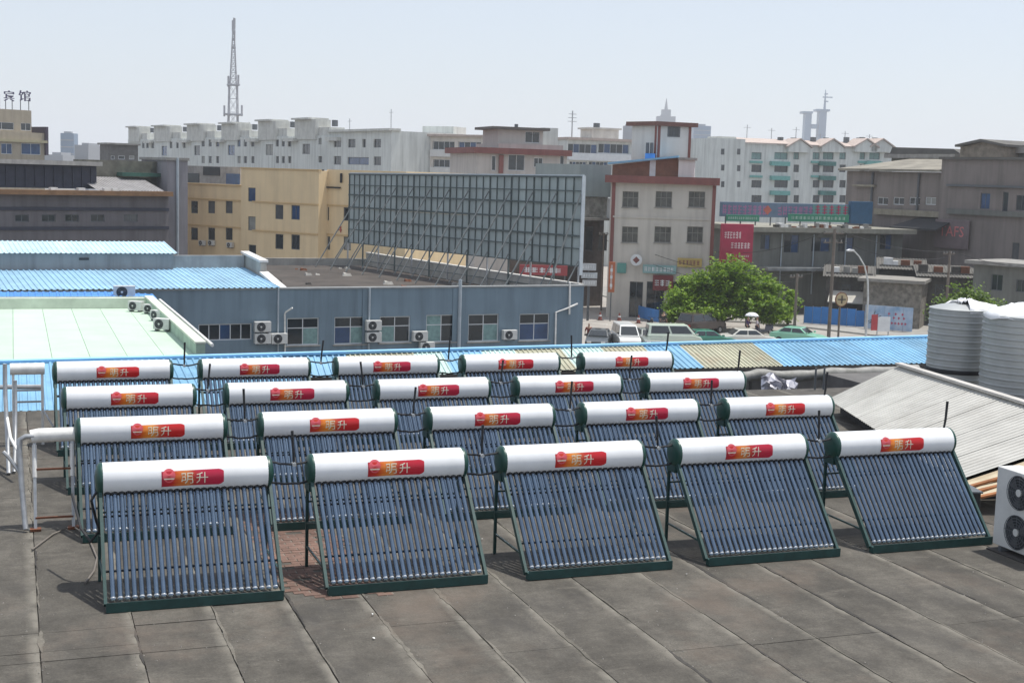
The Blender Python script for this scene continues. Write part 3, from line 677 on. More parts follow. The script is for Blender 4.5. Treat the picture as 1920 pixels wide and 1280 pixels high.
# ------------------------------------------------------------------ grey-blue building with the billboard on its roof
m_gb = mat('grey_blue_render', (.185, .252, .305), .85, var=.06, scale=.5, streak=.32, dirt=.3, dirtcol=(.12, .16, .19))
pA, pB = on_z(290, 545, -1.5), on_z(1095, 537, -1.5)
DA = (pA-CAM).dot(FW); DB = (pB-CAM).dot(FW)
G = Bld('grey_blue_building', 'long grey-blue two-storey building with white windows in the middle distance', 'building', (290, DA), (1095, DB))
G.o = Vector((pA.x, pA.y, GZ)); d = pB-pA; d.z = 0; G.w = d.length; G.e = d.normalized(); G.n = Vector((-G.e.y, G.e.x, 0)); G.root.location = G.o; G.root.rotation_euler.z = math.atan2(G.e.y, G.e.x)
wpx = [(372, 607, 472, 638), (538, 596, 598, 647), (627, 594, 688, 645), (712, 593, 769, 642), (799, 590, 856, 641), (878, 589, 935, 640), (974, 588, 1030, 638)]
wr = [G.rect(*q) for q in wpx]
wr = [(a, b, z0, z1) for (a, b, z0, z1) in wr]
G.wall(-14, G.w, 0, 6.5, .35, wr, m_gb, 'front_wall')
for i, w_ in enumerate(wr):
    if i == 0: G.window(w_, 5, 1, pms=[m_glass, m_glass, m_glassb, m_glass], sill=False)
    else: G.window(w_, 2, 1, trans=.63, pms=[[m_glass, m_curt, m_glass, m_glass], [m_glassb, m_curt, m_glass, m_glass], [m_curt, m_glass, m_glass, m_glass], [m_curt, m_glass, m_curt, m_glass], [m_glass, m_curt, m_glass, m_glass], [m_glassb, m_glassb, m_glass, m_glass]][i-1], sill=True)
G.box('coping', mat('grey_coping', (.27, .28, .28), .85, var=.15, scale=2), -14, G.w+.04, -.06, .40, 6.503, 6.58)
m_pav = mat('cream_parapet', (.40, .385, .35), .85, var=.15, scale=1, streak=.3)
m_dirt = mat('dusty_roof_dirt', (.066, .055, .047), .95, var=.35, scale=.6, bump=.5, dirt=.6, dirtcol=(.03, .03, .028))
MB().slab([(6.95, .36), (24.9, .36), (22.0, 29.2), (6.95, 31)], 0, 5.6).build('roof', m_dirt, G.root)
MB().slab([(24.75, .37), (25.0, .37), (22.2, 29.5), (21.95, 29.5)], 0, 6.55).build('east_parapet', m_pav, G.root)
MB().slab([(24.70, .42), (25.05, .42), (22.25, 29.5), (21.9, 29.5)], 6.553, 6.63).build('parapet_coping', mat('pale_stone_coping', (.55, .53, .49), .8, var=.12), G.root)
MB().slab([(6.95, 31.02), (22.2, 29.52), (22.2, 29.8), (6.95, 31.3)], 0, 6.12).build('rear_parapet', m_pav, G.root)
# stepped gable wall with white copings between the sheet roof and the flat roof
m_wc = mat('white_coping', (.66, .64, .61), .75, var=.12, scale=2)
gp = [(.38, 0), (.38, 6.45), (3.9, 7.0), (3.9, 7.62), (7.8, 7.86), (7.8, 0)]
mb = MB(); b = 0
mb.v = [(6.55, y, z) for y, z in gp]+[(6.9, y, z) for y, z in gp]; k = len(gp)
mb.f = [tuple(range(k))[::-1], tuple(range(k, 2*k))]+[(i, (i+1) % k, k+(i+1) % k, k+i) for i in range(k)]; mb.build('gable_wall', m_pav, G.root)
for (ya, za, yb, zb_) in ((.3, 6.47, 3.88, 7.03), (3.82, 7.65, 7.9, 7.9)):
    MB().hexa([(6.48, ya, za), (6.97, ya, za), (6.97, yb, zb_), (6.48, yb, zb_), (6.48, ya, za+.13), (6.97, ya, za+.13), (6.97, yb, zb_+.13), (6.48, yb, zb_+.13)]).build('coping', m_wc, G.root)
m_blw = mat('weathered_blue_sheet', (.28, .47, .62), .5, var=.15, scale=1.2, rnd=.08, dirt=.3, dirtcol=(.34, .46, .52))
x = -14.0
while x < 6.4:
    x2 = min(x+1.7, 6.5); corr((x+.005, -.12, 6.6), (x2, -.12, 6.6), (x2, 7.3, 7.12), (x+.005, 7.3, 7.12), .28, .045).build('roof_sheet', m_blw, G.root); x = x2
G.box('block_wall', mat('grey_block_wall', (.34, .345, .345), .9, var=.12, scale=1.5, streak=.35), 2.4, 6.5, 7.1, 7.4, 6.0, 7.82)
m_grw = mat('grey_clerestory_render', (.30, .31, .315), .9, var=.08, scale=.8, streak=.35)
G.box('clerestory_wall', m_grw, -14, 2.35, 6.6, 9.8, 6.0, 7.94)
G.box('louvre', m_grill, -2.7, -2.2, 6.55, 6.63, 7.6, 7.72)
x = -14.0; m_pbl = mat('pale_blue_sheet', (.48, .66, .76), .4, var=.12, scale=1, rnd=.06)
while x < 2.4:
    x2 = min(x+1.3, 2.55); corr((x+.005, 6.35, 7.97), (x2, 6.35, 7.97), (x2, 9.9, 8.42), (x+.005, 9.9, 8.42), .26, .04).build('upper_roof_sheet', m_pbl, G.root); x = x2
# downpipes and pilasters
m_pipe = mat('grey_drain_pipe', (.36, .41, .45), .5, var=.12)
def zpx(u, v): return G.hit(u, v)
for u, v0, v1, r_, mm in ((521, 540, 645, .045, m_gb), (692, 540, 655, .06, m_gb), (862, 524, 660, .10, m_pipe)):
    s_, z1 = zpx(u, v0); _, z0 = zpx(u, v1); MB().tube([(s_, -.10, max(0, z0-2)), (s_, -.10, z1)], r_, 10).build('drain_pipe', m_pipe, G.root, True)
a, b, c_ = zpx(534, 665), zpx(533, 588), zpx(543, 577)
MB().tube([(a[0], -.1, a[1]-1.5), (b[0], -.1, b[1]), (b[0]+.03, -.15, b[1]+.1), (c_[0], -.5, c_[1]+.05)], .045, 8).build('white_pipe', m_wrap, G.root, True)
a, b, c_, e_ = zpx(1040, 660), zpx(1041, 585), zpx(1060, 578), zpx(1081, 569)
MB().tube([(a[0], -.1, a[1]-1.5), (b[0], -.1, b[1]), (c_[0], -.12, c_[1]), (e_[0], -.12, e_[1])], .055, 8).build('white_pipe', m_wrap, G.root, True)
a, b = zpx(1066, 589), zpx(1067, 532); MB().tube([(a[0], -.1, a[1]), (b[0], -.1, b[1]+.1)], .06, 8).build('white_pipe', m_wrap, G.root, True)
for u in (690, 858): s_ = zpx(u, 590)[0]; G.box('pilaster', m_gb, s_-.32, s_+.02, -.05, .0, 0, 6.48)
for (u, v), l in (((492, 624), 'upper outdoor unit of the pair right of the five-pane window'), ((492, 646), 'lower outdoor unit of the pair right of the five-pane window'), ((523, 646), 'outdoor unit left of the first four-pane window'), ((700, 621), 'upper outdoor unit between the second and third four-pane windows'), ((700, 643), 'lower outdoor unit between the second and third four-pane windows'), ((787, 641), 'outdoor unit between the third and fourth four-pane windows'), ((800, 661), 'low outdoor unit near the shed ridge under the fourth four-pane window'), ((955, 638), 'outdoor unit left of the last four-pane window')):
    s_, z_ = G.hit(u, v, -.3); q = G.o+G.e*s_-G.n*.3; ac_unit(l, (q.x, q.y, GZ+z_), math.atan2(G.e.y, G.e.x), w=.86, h=.60)
# debris on the dusty roof
for k in range(18):
    s_, y_ = R.uniform(8, 22), R.uniform(9, 27); q = G.o+G.e*s_+G.n*y_; sz = R.uniform(.12, .35)
    mb = MB(); mb.hexa([(R.uniform(-1, -.6)*sz, R.uniform(-1, -.6)*sz, 0), (sz, -sz*.8, 0), (sz*.9, sz, 0), (-sz*.7, sz*.8, 0), (-sz*.6, -sz*.6, sz*.5), (sz*.7, -sz*.5, sz*.6), (sz*.6, sz*.5, sz*.4), (-sz*.5, sz*.6, sz*.7)])
    o = mb.build('rubble_lump', R.choice([m_pav, m_conc, m_rust, m_dark]), None); o.location = (q.x, q.y, GZ+5.6); tag(o, 'lump of rubble on the dusty roof behind the grey-blue front', 'rubble', 'rubble on the dusty roof')

# billboard seen from behind
m_bb = mat('billboard_back_sheet', (.36, .415, .41), .6, var=.1, scale=.6, rnd=.06, streak=.15)
m_strut = mat('dull_strut_steel', (.20, .215, .21), .7, var=.2)
m_bf = mat('billboard_dark_frame', (.085, .11, .11), .6, var=.15)
bR, bL = at(1088, 500, 81), at(655, 455, 81/.765)
bb = thing('billboard', 'huge billboard seen from behind, grey sheets on a dark steel frame, on the flat roof', 'billboard', (bR.x, bR.y, GZ+5.6), math.atan2(bL.y-bR.y, bL.x-bR.x))
BW = math.hypot(bL.x-bR.x, bL.y-bR.y); zb0 = bR.z-(GZ+5.6); zb1 = at(1092, 331, 81).z-(GZ+5.6); zl0 = bL.z-(GZ+5.6); zl1 = at(655, 326, 81/.765).z-(GZ+5.6)
lo = lambda x: zb0+(zl0-zb0)*x/BW
hi = lambda x: zb1+(zl1-zb1)*x/BW
ns = 36                                    # local +y faces the camera side (the back of the board)
for k in range(ns):
    x0, x1 = BW*k/ns+.006, BW*(k+1)/ns-.006; o_ = R.uniform(0, .012)
    for fz0, fz1 in ((0, .5), (.5, 1)):
        za0, za1 = lo(x0)+(hi(x0)-lo(x0))*fz0+.005, lo(x0)+(hi(x0)-lo(x0))*fz1-.005; zc0, zc1 = lo(x1)+(hi(x1)-lo(x1))*fz0+.005, lo(x1)+(hi(x1)-lo(x1))*fz1-.005
        MB().hexa([(x0, -.02+o_, za0), (x1, -.02+o_, zc0), (x1, .02+o_, zc0), (x0, .02+o_, za0), (x0, -.02+o_, za1), (x1, -.02+o_, zc1), (x1, .02+o_, zc1), (x0, .02+o_, za1)]).build('board_sheet', m_bb, bb)
for k in range(ns+1):
    x = BW*k/ns; heavy = k % 3 == 0; R.random()
    MB().beam((x, .075, lo(x)-.02), (x, .075, hi(x)+.02), .05 if not heavy else .10, .05).build('stud', m_bf, bb)
    if heavy:
        MB().beam((x, .12, lo(x)), (x, .12, 0), .09).build('post', m_bf if k % 2 else m_galv, bb)
        if k < ns-1: MB().beam((x, .15, hi(x)*.86), (x+.1, 4.0 if k > 1 else 2.5, .02), .07).build('strut', m_strut, bb)
        MB().beam((x, .15, lo(x)+.35), (x, 1.5, .02), .06).build('strut', m_strut, bb)
for f in (.005, .2, .34, .52, .7, .84, .995):
    a, b = (0, .13, lo(0)+(hi(0)-lo(0))*f), (BW, .13, lo(BW)+(hi(BW)-lo(BW))*f)
    MB().beam(a, b, .05, .11 if f in (.34, .52, .7, .995) else .06).build('rail', m_bf, bb)
MB().beam((0, .12, .55), (BW, .12, .45), .05).build('lower_rail', m_bf, bb)
MB().beam((-.05, 0, lo(0)-.5), (-.05, 0, hi(0)+.05), .10, .22).build('edge_trim', mat('pale_edge_trim', (.55, .60, .63), .5, var=.1), bb)
MB().beam((-.05, .0, hi(0)+.06), (BW, 0, hi(BW)+.06), .10, .08).build('edge_trim', mat('pale_edge_trim', (.55, .60, .63)), bb)

# ------------------------------------------------------------------ city behind
m_yel = mat('yellow_render', (.76, .59, .36), .85, var=.05, scale=.4, streak=.14, dirt=.12, dirtcol=(.58, .45, .28))
m_yel2 = mat('yellow_ledge', (.58, .41, .21), .85, var=.08)
B = Bld('yellow_building', 'yellow rendered block with small dark windows left of the billboard', 'building', (345, 133), (662, 121))
def winset(B, px, dy=0, **k): return [B.rect(*q, dy) for q in px]
lw = winset(B, [(u, v0, u+13, v0+23) for u in (358, 390, 423) for v0 in (377, 427)])
sM0, sM1 = B.S(452, 400, -1.2), B.S(597, 400, -1.2)
mw = winset(B, [(465, 352, 479, 378), (465, 406, 479, 432), (466, 459, 480, 478), (516, 384, 531, 411), (546, 385, 562, 412), (516, 439, 531, 467), (546, 440, 562, 468)], -1.2)
rw = winset(B, [(602, 388, 617, 413), (644, 389, 657, 414), (604, 443, 619, 468), (644, 444, 658, 469)])
zt0 = B.Z(400, 347); zt1 = B.Z(520, 318, -1.2); zt2 = B.Z(625, 318); wid = B.w+6
B.wall(0, sM0+.2, 0, zt0, 9, lw, m_yel, 'left_wing'); B.wall(sM0, sM1, 0, zt1, 11, mw, m_yel, 'middle_block', y0=-1.2); B.wall(sM1-.1, wid, 0, zt2, 9, rw, m_yel, 'right_wing')
for w_ in lw: B.small(w_, fm=m_dframe)
for w_ in rw: B.small(w_, fm=m_dframe)
for w_ in mw: B.small(w_, fm=m_dframe, y0=-1.2)
for v in (374, 424): z = B.Z(400, v); B.box('ledge', m_yel2, 0.02, sM0-.02, -.10, .02, z-.06, z+.06)
for v in (381, 436): z = B.Z(540, v, -1.2); B.box('ledge', m_yel2, sM0+1.5, sM1, -1.3, -1.18, z-.06, z+.06)
for v in (385, 440): z = B.Z(630, v); B.box('ledge', m_yel2, sM1+.02, wid, -.10, .02, z-.06, z+.06)
B.box('coping', m_yel2, -.05, sM0, -.12, .3, zt0, zt0+.12); B.box('coping', m_yel2, sM0-.05, sM1+.05, -1.3, -.9, zt1, zt1+.12)
for a in (B.rect(606, 318, 609, 345), B.rect(606, 350, 640, 353), B.rect(640, 325, 643, 343)): B.box('sign_bracket', m_black, a[0], a[1], -.2, -.08, a[2], a[3])
a = B.rect(632, 424, 642, 436); mb = MB(); add_text(mb, '4', lambda p, q: (a[0]+(a[1]-a[0])*p, -.03, a[2]+(a[3]-a[2])*q)); mb.build('lettering', mat('red_paint', (.42, .06, .05), .7), B.root)
ro = B.rect(348, 312, 450, 346, 7)
B.box('rooftop_room', mat('grey_rooftop_render', (.32, .30, .28), .9, var=.2, streak=.3), ro[0], ro[1], 7, 10, zt0, ro[3])
for q, mm in (((351, 325, 373, 344), m_glass), ((381, 313, 412, 329), m_grill), ((424, 326, 449, 346), m_glassb)):
    a = B.rect(*q, 6.95); B.box('opening', mm, a[0], a[1], 6.93, 7.02, max(a[2], zt0+.02), a[3])
for q in ((372, 447, 385, 461), (388, 447, 404, 461), (424, 455, 438, 465)):
    a = B.rect(*q, -.3); ac = B.o+B.e*((a[0]+a[1])/2)-B.n*.25
    ac_unit({372: 'left outdoor unit low on the yellow left wing', 388: 'middle outdoor unit low on the yellow left wing', 424: 'right outdoor unit low on the yellow left wing'}[q[0]], (ac.x, ac.y, GZ+a[2]), math.atan2(B.e.y, B.e.x), w=.72, h=.52)

# dark industrial block at the left
m_ind = mat('grey_violet_render', (.155, .145, .155), .9, var=.1, scale=.5, streak=.35, dirt=.3)
m_lou = mat('navy_louvre', (.035, .038, .06), .7, var=.2)
B = Bld('industrial_block', 'dark grey industrial block with brown ledge behind the pale blue strip roof', 'building', (-60, 112), (316, 124))
s1 = B.w; zl = B.Z(150, 366)
ww = winset(B, [(u, 402, u+26, 416) for u in (28, 78, 122, 170, 232)])
B.wall(-10, s1, 0, zl, 12, ww, m_ind)
for w_ in ww: B.small(w_, fm=m_dframe)
B.box('ledge', mat('rusty_brown_ledge', (.20, .115, .06), .9, var=.25, scale=1), -10, s1+.1, -.7, .3, zl+.003, B.Z(150, 357))
for v in (392, 428): z_ = B.Z(150, v); B.box('wall_band', m_lou, -10, s1-.01, -.12, -.003, z_-.14, z_+.14)
sl = B.S(181, 330, 2.5); z0, z1 = B.Z(150, 355), B.Z(90, 309, 2.5)
B.box('upper_wall', m_lou, -10, sl, 2.5, 11, z0, z1)
k = 0; x = -9.5
while x < sl-.2: B.box('louvre_slat', m_lou, x, x+.12, 2.38, 2.5, z0+.15, z1-.15); x += .85
B.box('roof_slab', mat('pale_roof_slab', (.38, .37, .35), .85, var=.15, streak=.3), -10, sl+.3, 1.9, 12, z1+.003, z1+.38)
B.box('rear_wall', mat('mossy_brick_wall', (.14, .135, .11), .95, var=.35, scale=1.2, dirt=.5), sl+.35, s1+2, 5, 8, z0, B.Z(250, 302, 5))
a0, a1 = B.S(186, 345), s1-.3
corr((a0, .2, B.Z(240, 358)), (a1, .2, B.Z(240, 358)), (a1, 4.8, B.Z(240, 333, 4.8)), (a0, 4.8, B.Z(240, 333, 4.8)), .3, .04).build('lean_to_roof', mat('grey_asbestos_sheet', (.27, .26, .26), .9, var=.2, scale=1, dirt=.4), B.root)
B.box('green_awning', mat('dark_green_tarpaulin', (.03, .10, .075), .7, var=.3), B.S(222, 326, 4.6), B.S(305, 326, 4.6), 3.8, 4.95, B.Z(260, 331, 4.6), B.Z(260, 324, 4.6))
for u, v in ((100, 347), (152, 346), (200, 357), (216, 357)):
    q = B.hit(u, v, -.2); B.box('white_bundle', m_scrap, q[0]-.3, q[0]+.3, -.4, .1, B.Z(150, 357)+.003, B.Z(150, 357)+.22)
B = Bld('concrete_tower_wall', 'tall bare grey wall between the industrial block and the yellow building', 'building', (314, 126), (352, 127))
B.wall(0, B.w, 0, B.Z(330, 301), 8, [], mat('grey_violet_wall', (.26, .25, .27), .9, var=.1, scale=.4, streak=.35))
B.box('coping', m_conc, -.2, B.w+.1, -.2, 8.1, B.Z(330, 301)+.003, B.Z(330, 301)+.25); MB().tube([(.9, -.15, 0), (.9, -.15, B.Z(330, 296))], .14, 8).build('drain_pipe', m_pipe, B.root, True)

# hotel with roof letters
m_hot = mat('tan_hotel_tile', (.36, .31, .235), .8, var=.1, scale=.6, streak=.25)
B = Bld('hotel_building', 'tan hotel block with two dark roof characters at the upper left edge', 'building', (-70, 214), (84, 224))
ww = winset(B, [(-40, 268, -10, 289), (2, 269, 23, 289), (40, 269, 76, 290), (-40, 312, -10, 330), (2, 312, 23, 330), (40, 312, 76, 330)])
zt = B.Z(40, 248); B.wall(0, B.w, 0, zt, 16, ww, m_hot)
for w_ in ww: B.small(w_, pm=m_glassb)
w2 = winset(B, [(-20, 229, 26, 246), (39, 231, 58, 246)], 1.0); sx = B.S(59, 230, 1.0); zz = B.Z(30, 206, 1)
B.wall(0, sx, zt, zz, 12, [(a, b, max(c, zt+.3), d) for a, b, c, d in w2], m_hot, 'top_storey', y0=1.0)
for a, b, c, d in w2: B.small((a, b, max(c, zt+.3), d), y0=1.0)
B.box('cornice', mat('olive_cornice', (.34, .31, .20), .85, var=.1), -.3, B.w+.3, -.5, 1.0, zt-1.6, zt-1.2)
B.box('side_slab', mat('dark_purple_slab', (.05, .035, .06), .8), B.w+.02, B.w+.5, -.4, 14, B.Z(84, 291), B.Z(84, 238))
sg = thing('roof_letter_sign', 'two dark violet roof characters on thin posts above the tan hotel', 'sign', B.o+B.n*2+Vector((0, 0, zz)), math.atan2(B.e.y, B.e.x))
m_vio = mat('violet_letters', (.06, .05, .12), .6, var=.1)
for ch, q in (('宾', (8, 170, 27, 190)), ('馆', (36, 170, 58, 190)), ('大', (-22, 170, 1, 190))):
    if ch == '大': continue
    a, b, c, d = B.rect(*q, 2); mb = MB(); add_text(mb, ch, lambda p, r: (a+(b-a)*p, 0, c-zz+(d-c)*r)); o = mb.build('character', m_vio, sg); sd = o.modifiers.new('t', 'SOLIDIFY'); sd.thickness = .25
    for x in (a+.3, b-.3): MB().beam((x, .2, 0), (x, .2, c-zz+.3), .10).build('post', m_dframe, sg)
for x in (B.S(0, 195, 2), ): MB().beam((x, .2, 0), (x, .2, B.Z(0, 175, 2)-zz), .12).build('post', m_dframe, sg)

# long white apartment slab with stair heads
m_wht = mat('white_apartment_render', (.62, .64, .61), .85, var=.08, scale=.25, streak=.3)
m_wh2 = mat('grey_stairhead_render', (.56, .56, .52), .85, var=.15, scale=.8, streak=.2)
B = Bld('apartment_slab', 'long white apartment slab with six stair heads behind the yellow building', 'building', (215, 322), (737, 200))
px = []
for us in ((266, 274, 284), (318, 330, 343), (378, 391, 405), (445, 457, 471), (517, 528, 540)):
    for k, u in enumerate(us):
        wd = 5 if u < 360 else 6
        px.append((u, 266, u+wd, 278) if u < 360 else (u, 262, u+wd, 275))
        px.append((u, 297, u+wd, 309) if u < 360 else (u, 293, u+wd, 306))
stairs = [(303, 274, 313, 292), (364, 273, 375, 291), (427, 272, 440, 291), (498, 271, 512, 291), (567, 270, 581, 289)]
right = [(597, 259, 603, 271), (597, 293, 604, 305), (630, 259, 644, 276), (657, 261, 671, 277), (684, 261, 690, 277), (705, 261, 719, 277), (630, 293, 644, 309), (656, 295, 696, 309), (705, 294, 719, 310)]
sA = B.S(620, 270)
wl = winset(B, px+stairs); wrr = winset(B, right)
ztL = B.Z(420, 258); ztR = B.Z(680, 247); s0_ = B.S(240, 280)
B.wall(s0_, sA, 0, ztL, 12, wl+[w_ for w_ in wrr if w_[1] < sA], m_wht, 'left_wall', rec=.25)
B.wall(sA, B.w, 0, ztR, 12, [w_ for w_ in wrr if w_[0] > sA], m_wht, 'right_wall', y0=-.4, rec=.25)
for w_ in wl+wrr: B.small(w_, fm=m_dframe, y0=-.4 if w_[0] > sA else 0, rec=.25)
B.box('cornice', m_wh2, sA-.2, B.w+.3, -.9, 1, ztR+.003, ztR+.35)
for k, (u0_, u1_, vt) in enumerate(((243, 276, 239), (291, 340, 237), (353, 404, 234), (418, 469, 232), (487, 540, 227), (556, 620, 224))):
    a, b = B.S(u0_, vt), B.S(u1_, vt); z = B.Z((u0_+u1_)/2, vt); f = .62
    B.box('stair_head', m_wh2, a, a+(b-a)*f, -.3, 2.4, ztL-.6, z); B.box('stair_head', m_wh2, a+(b-a)*f+.01, b-(b-a)*.08, .3, 3, ztL-1, z-1.3); B.box('stair_head_cap', m_wh2, a-.25, a+(b-a)*f*.8, -.9, 2.8, z+.003, z+.3)
    B.box('eave_canopy', m_wh2, b+.1, b+(b-a)*.35, -1.0, .0, ztL-.9, ztL-.35)
    MB().tube([(a+(b-a)*.8, 2, z-1.1), (a+(b-a)*.8, 2, z-.1)], .5, 10).build('water_barrel', m_dframe, B.root, True)
for k in range(9):
    s_ = s0_+(B.w-s0_)*(k+.4)/9; zt_ = ztL if s_ < sA else ztR+.35; hh = R.uniform(1.5, 3.6); MB().tube([(s_, 4, zt_), (s_+R.uniform(-.1, .1), 4, zt_+hh)], .07, 5).build('aerial', m_galv, B.root); MB().beam((s_-.7, 4, zt_+hh*.85), (s_+.7, 4, zt_+hh*.85), .06).build('aerial_arm', m_galv, B.root)
B2 = Bld('rooftop_shed', 'dark grey flat-roofed shed left of the white apartment slab', 'shed', (203, 190), (259, 192)); 
B2.wall(0, B2.w, 0, B2.Z(230, 272), 5, winset(B2, [(208, 292, 215, 299), (222, 292, 234, 299), (242, 292, 252, 299)]), mat('dark_stone_render', (.14, .135, .13), .9, var=.2)); B2.box('roof_slab', m_conc, -.3, B2.w+.3, -.4, 5.3, B2.Z(230, 272)+.003, B2.Z(230, 272)+.25)
for w_ in winset(B2, [(208, 292, 215, 299), (222, 292, 234, 299), (242, 292, 252, 299)]): B2.small(w_)

# beige apartment block
m_bei = mat('beige_apartment_render', (.62, .58, .52), .85, var=.05, scale=.3, streak=.18)
m_salm = mat('salmon_roof_edge', (.46, .38, .335), .85, var=.15)
B = Bld('beige_apartment_block', 'beige apartment block with blue balcony windows above the billboard middle', 'building', (737, 206), (936, 198))
ww = winset(B, [(751, 263, 757, 276), (752, 297, 758, 310), (811, 265, 852, 281), (859, 266, 902, 281), (812, 299, 852, 314), (857, 300, 892, 314), (908, 268, 920, 279)])
zt = B.Z(830, 256); B.wall(0, B.w, 0, zt, 12, ww, m_bei, rec=.3)
for k, w_ in enumerate(ww): B.window(w_, 4 if k in (2, 3, 4, 5) else 1, 1, fw=.08, rec=.3, pms=[m_glassb, m_glass] if k in (3, 5) else [m_glass])
B.box('roof_edge', m_salm, -.1, B.w+.2, -.5, 12.2, zt+.003, zt+.3)
for v in (283, 316): z = B.Z(855, v); B.box('balcony_front', mat('white_balcony', (.6, .6, .58), .85, var=.08), B.S(809, v), B.S(905, v), -.5, -.05, z-.9, z+.1)
a = B.rect(792, 237, 850, 256, 5); B.box('stair_head', m_wht, a[0], a[1], 5, 9, zt+.3, a[3])

# red trimmed turret building
m_redt = mat('dark_red_trim', (.21, .08, .07), .8, var=.15, scale=.6, streak=.2)
m_tur = mat('grey_pink_render', (.46, .43, .40), .85, var=.08, scale=.5, streak=.2)
B = Bld('turret_building', 'grey building with red cornice and flat-topped turret above the billboard', 'building', (893, 168), (1062, 172))
ww = winset(B, [(922, 292, 930, 320), (953, 290, 984, 320), (1001, 296, 1018, 314), (1050, 292, 1058, 312)]); zc = B.Z(975, 290)
B.wall(0, B.w, 0, zc, 11, ww, m_tur)
for w_ in ww: B.small(w_)
B.box('red_cornice', m_redt, -.6, B.w+.4, -.7, 11.5, zc+.003, B.Z(975, 279))
B.box('red_sign_strip', m_redt, B.S(935, 305), B.S(943, 305), -.25, -.02, B.Z(939, 325), B.Z(939, 291))
zc2 = B.Z(975, 279); zc3 = B.Z(975, 270, 1)
B.box('upper_tier', m_tur, B.S(936, 274, 1), B.S(1056, 274, 1), 1, 10, zc2, zc3)
tw_ = winset(B, [(985, 247, 1012, 268)], 2); B.wall(B.S(934, 255, 2), B.S(1018, 255, 2), zc3, B.Z(975, 244, 2), 6, tw_, m_tur, 'turret', y0=2)
for w_ in tw_: B.window(w_, 2, 1, y0=2)
B.box('turret_roof', mat('dark_roof_slab', (.12, .11, .10), .85), B.S(924, 240, 2)-.2, B.S(1028, 240, 2), 1.3, 8.6, B.Z(975, 244, 2)+.003, B.Z(975, 239, 2))
MB().tube([(B.S(968, 240, 4), 4, B.Z(975, 239, 2)), (B.S(968, 240, 4), 4, B.Z(968, 233, 4))], .25, 8).build('roof_vent', m_dframe, B.root)
a = B.rect(1018, 240, 1046, 279, 6); B.box('rear_room', m_wht, a[0], a[1], 6, 10, zc2, a[3])

# balcony block behind, and grey sheet-clad annex
B = Bld('balcony_block', 'pale block with a dark window strip and white balcony band right of the turret', 'building', (1062, 196), (1186, 200))
ww = winset(B, [(1065, 270, 1120, 288), (1122, 270, 1180, 288), (1068, 303, 1100, 312), (1104, 303, 1140, 312)]); zt = B.Z(1120, 264)
B.wall(0, B.w+4, 0, zt, 11, ww, m_wht, rec=.3)
for w_ in ww: B.window(w_, 5, 1, fw=.07, rec=.3, pms=[m_glass, m_glassb, m_glass])
B.box('roof_edge', m_salm, -.2, B.w+4, -.6, 11.2, zt+.003, zt+.35); z = B.Z(1120, 288); B.box('balcony_band', m_frame, 0, B.w+2, -.7, -.05, z-1.05, z)
a = B.rect(1110, 243, 1160, 262, 4); B.box('stair_head', m_wh2, a[0], a[1], 4, 8, zt+.35, a[3]); B.box('stair_head', m_wh2, a[0]-.4, a[1]+.4, 3.8, 8.2, a[3]+.003, a[3]+.25)
MB().tube([((a[0]+a[1])/2-1, 5, a[3]), ((a[0]+a[1])/2-1, 5, a[3]+.9)], .5, 10).build('water_barrel', m_dframe, B.root)
q = at(1072, 258, 205); an = thing('roof_antenna', 'thin roof antenna mast between the turret and the tower with red corners', 'antenna', (q.x, q.y, GZ+zt+.35)); hh = at(1072, 208, 205).z-(GZ+zt+.35)
MB().tube([(0, 0, 0), (0, 0, hh)], .10, 6).build('mast', m_galv, an)
for f in (.62, .75, .88): MB().beam((-.9+f*.3, 0, hh*f), (.9-f*.3, 0, hh*f), .08).build('element', m_galv, an)
B = Bld('sheet_clad_annex', 'grey sheet-clad annex between billboard and red corniced house', 'building', (1088, 134), (1146, 136))
m_clad = mat('grey_blue_cladding', (.25, .30, .31), .7, var=.06, scale=.5, streak=.15)
B.wall(0, B.w, B.Z(1120, 369), B.Z(1120, 309), 8, [], m_clad, 'clad_wall'); z = B.Z(1120, 411)
B.wall(0, B.w, z, B.Z(1120, 369)-.01, 7, [], mat('mottled_stone_wall', (.26, .26, .24), .9, var=.45, scale=1.6, dirt=.5), 'stone_wall', y0=.4)
ww = winset(B, [(1098, 425, 1112, 470), (1122, 440, 1138, 470)], .9); B.wall(-3, B.w, 0, z-.01, 7, ww, mat('dark_brown_wall', (.085, .07, .065), .9, var=.25, streak=.3), 'lower_wall', y0=.9)
for w_ in ww: B.small(w_, y0=.9, fm=m_dframe)
B.box('ledge', m_frame, B.S(1141, 400), B.S(1145, 400), -.3, .3, B.Z(1143, 412), B.Z(1143, 372)); B.box('ledge', m_conc, 0, B.w, -.3, .85, z-.12, z+.12)

# house with red cornice and roof tower
m_hou = mat('cream_grey_render', (.52, .49, .44), .85, var=.06, scale=.5, streak=.22, dirt=.15, dirtcol=(.3, .28, .25))
B = Bld('corniced_house', 'cream three-storey house with red cornice and a white roof tower, centre right', 'house', (1146, 126), (1340, 124.6))
row1 = [(1167, 359, 1197, 389), (1229, 359, 1260, 389), (1291, 359, 1322, 389)]; row2 = [(1166, 425, 1196, 455), (1227, 425, 1258, 455), (1288, 425, 1318, 455)]
ww = winset(B, row1+row2); zc = B.Z(1240, 345)
shop = winset(B, [(1180, 528, 1205, 582), (1212, 528, 1245, 582), (1252, 528, 1290, 582), (1296, 528, 1330, 582)])
B.wall(0, B.w, 0, zc, 10, ww+[(a, b, .05, d) for a, b, c, d in shop], m_hou, rec=.2)
for w_ in ww: B.window(w_, 3, 1, trans=.6, rec=.2, fw=.06, fm=mat('brown_grey_frame', (.22, .21, .19), .6), pm=mat('grubby_glass', (.10, .10, .09), .2, var=.4, scale=1.5), sill=True)
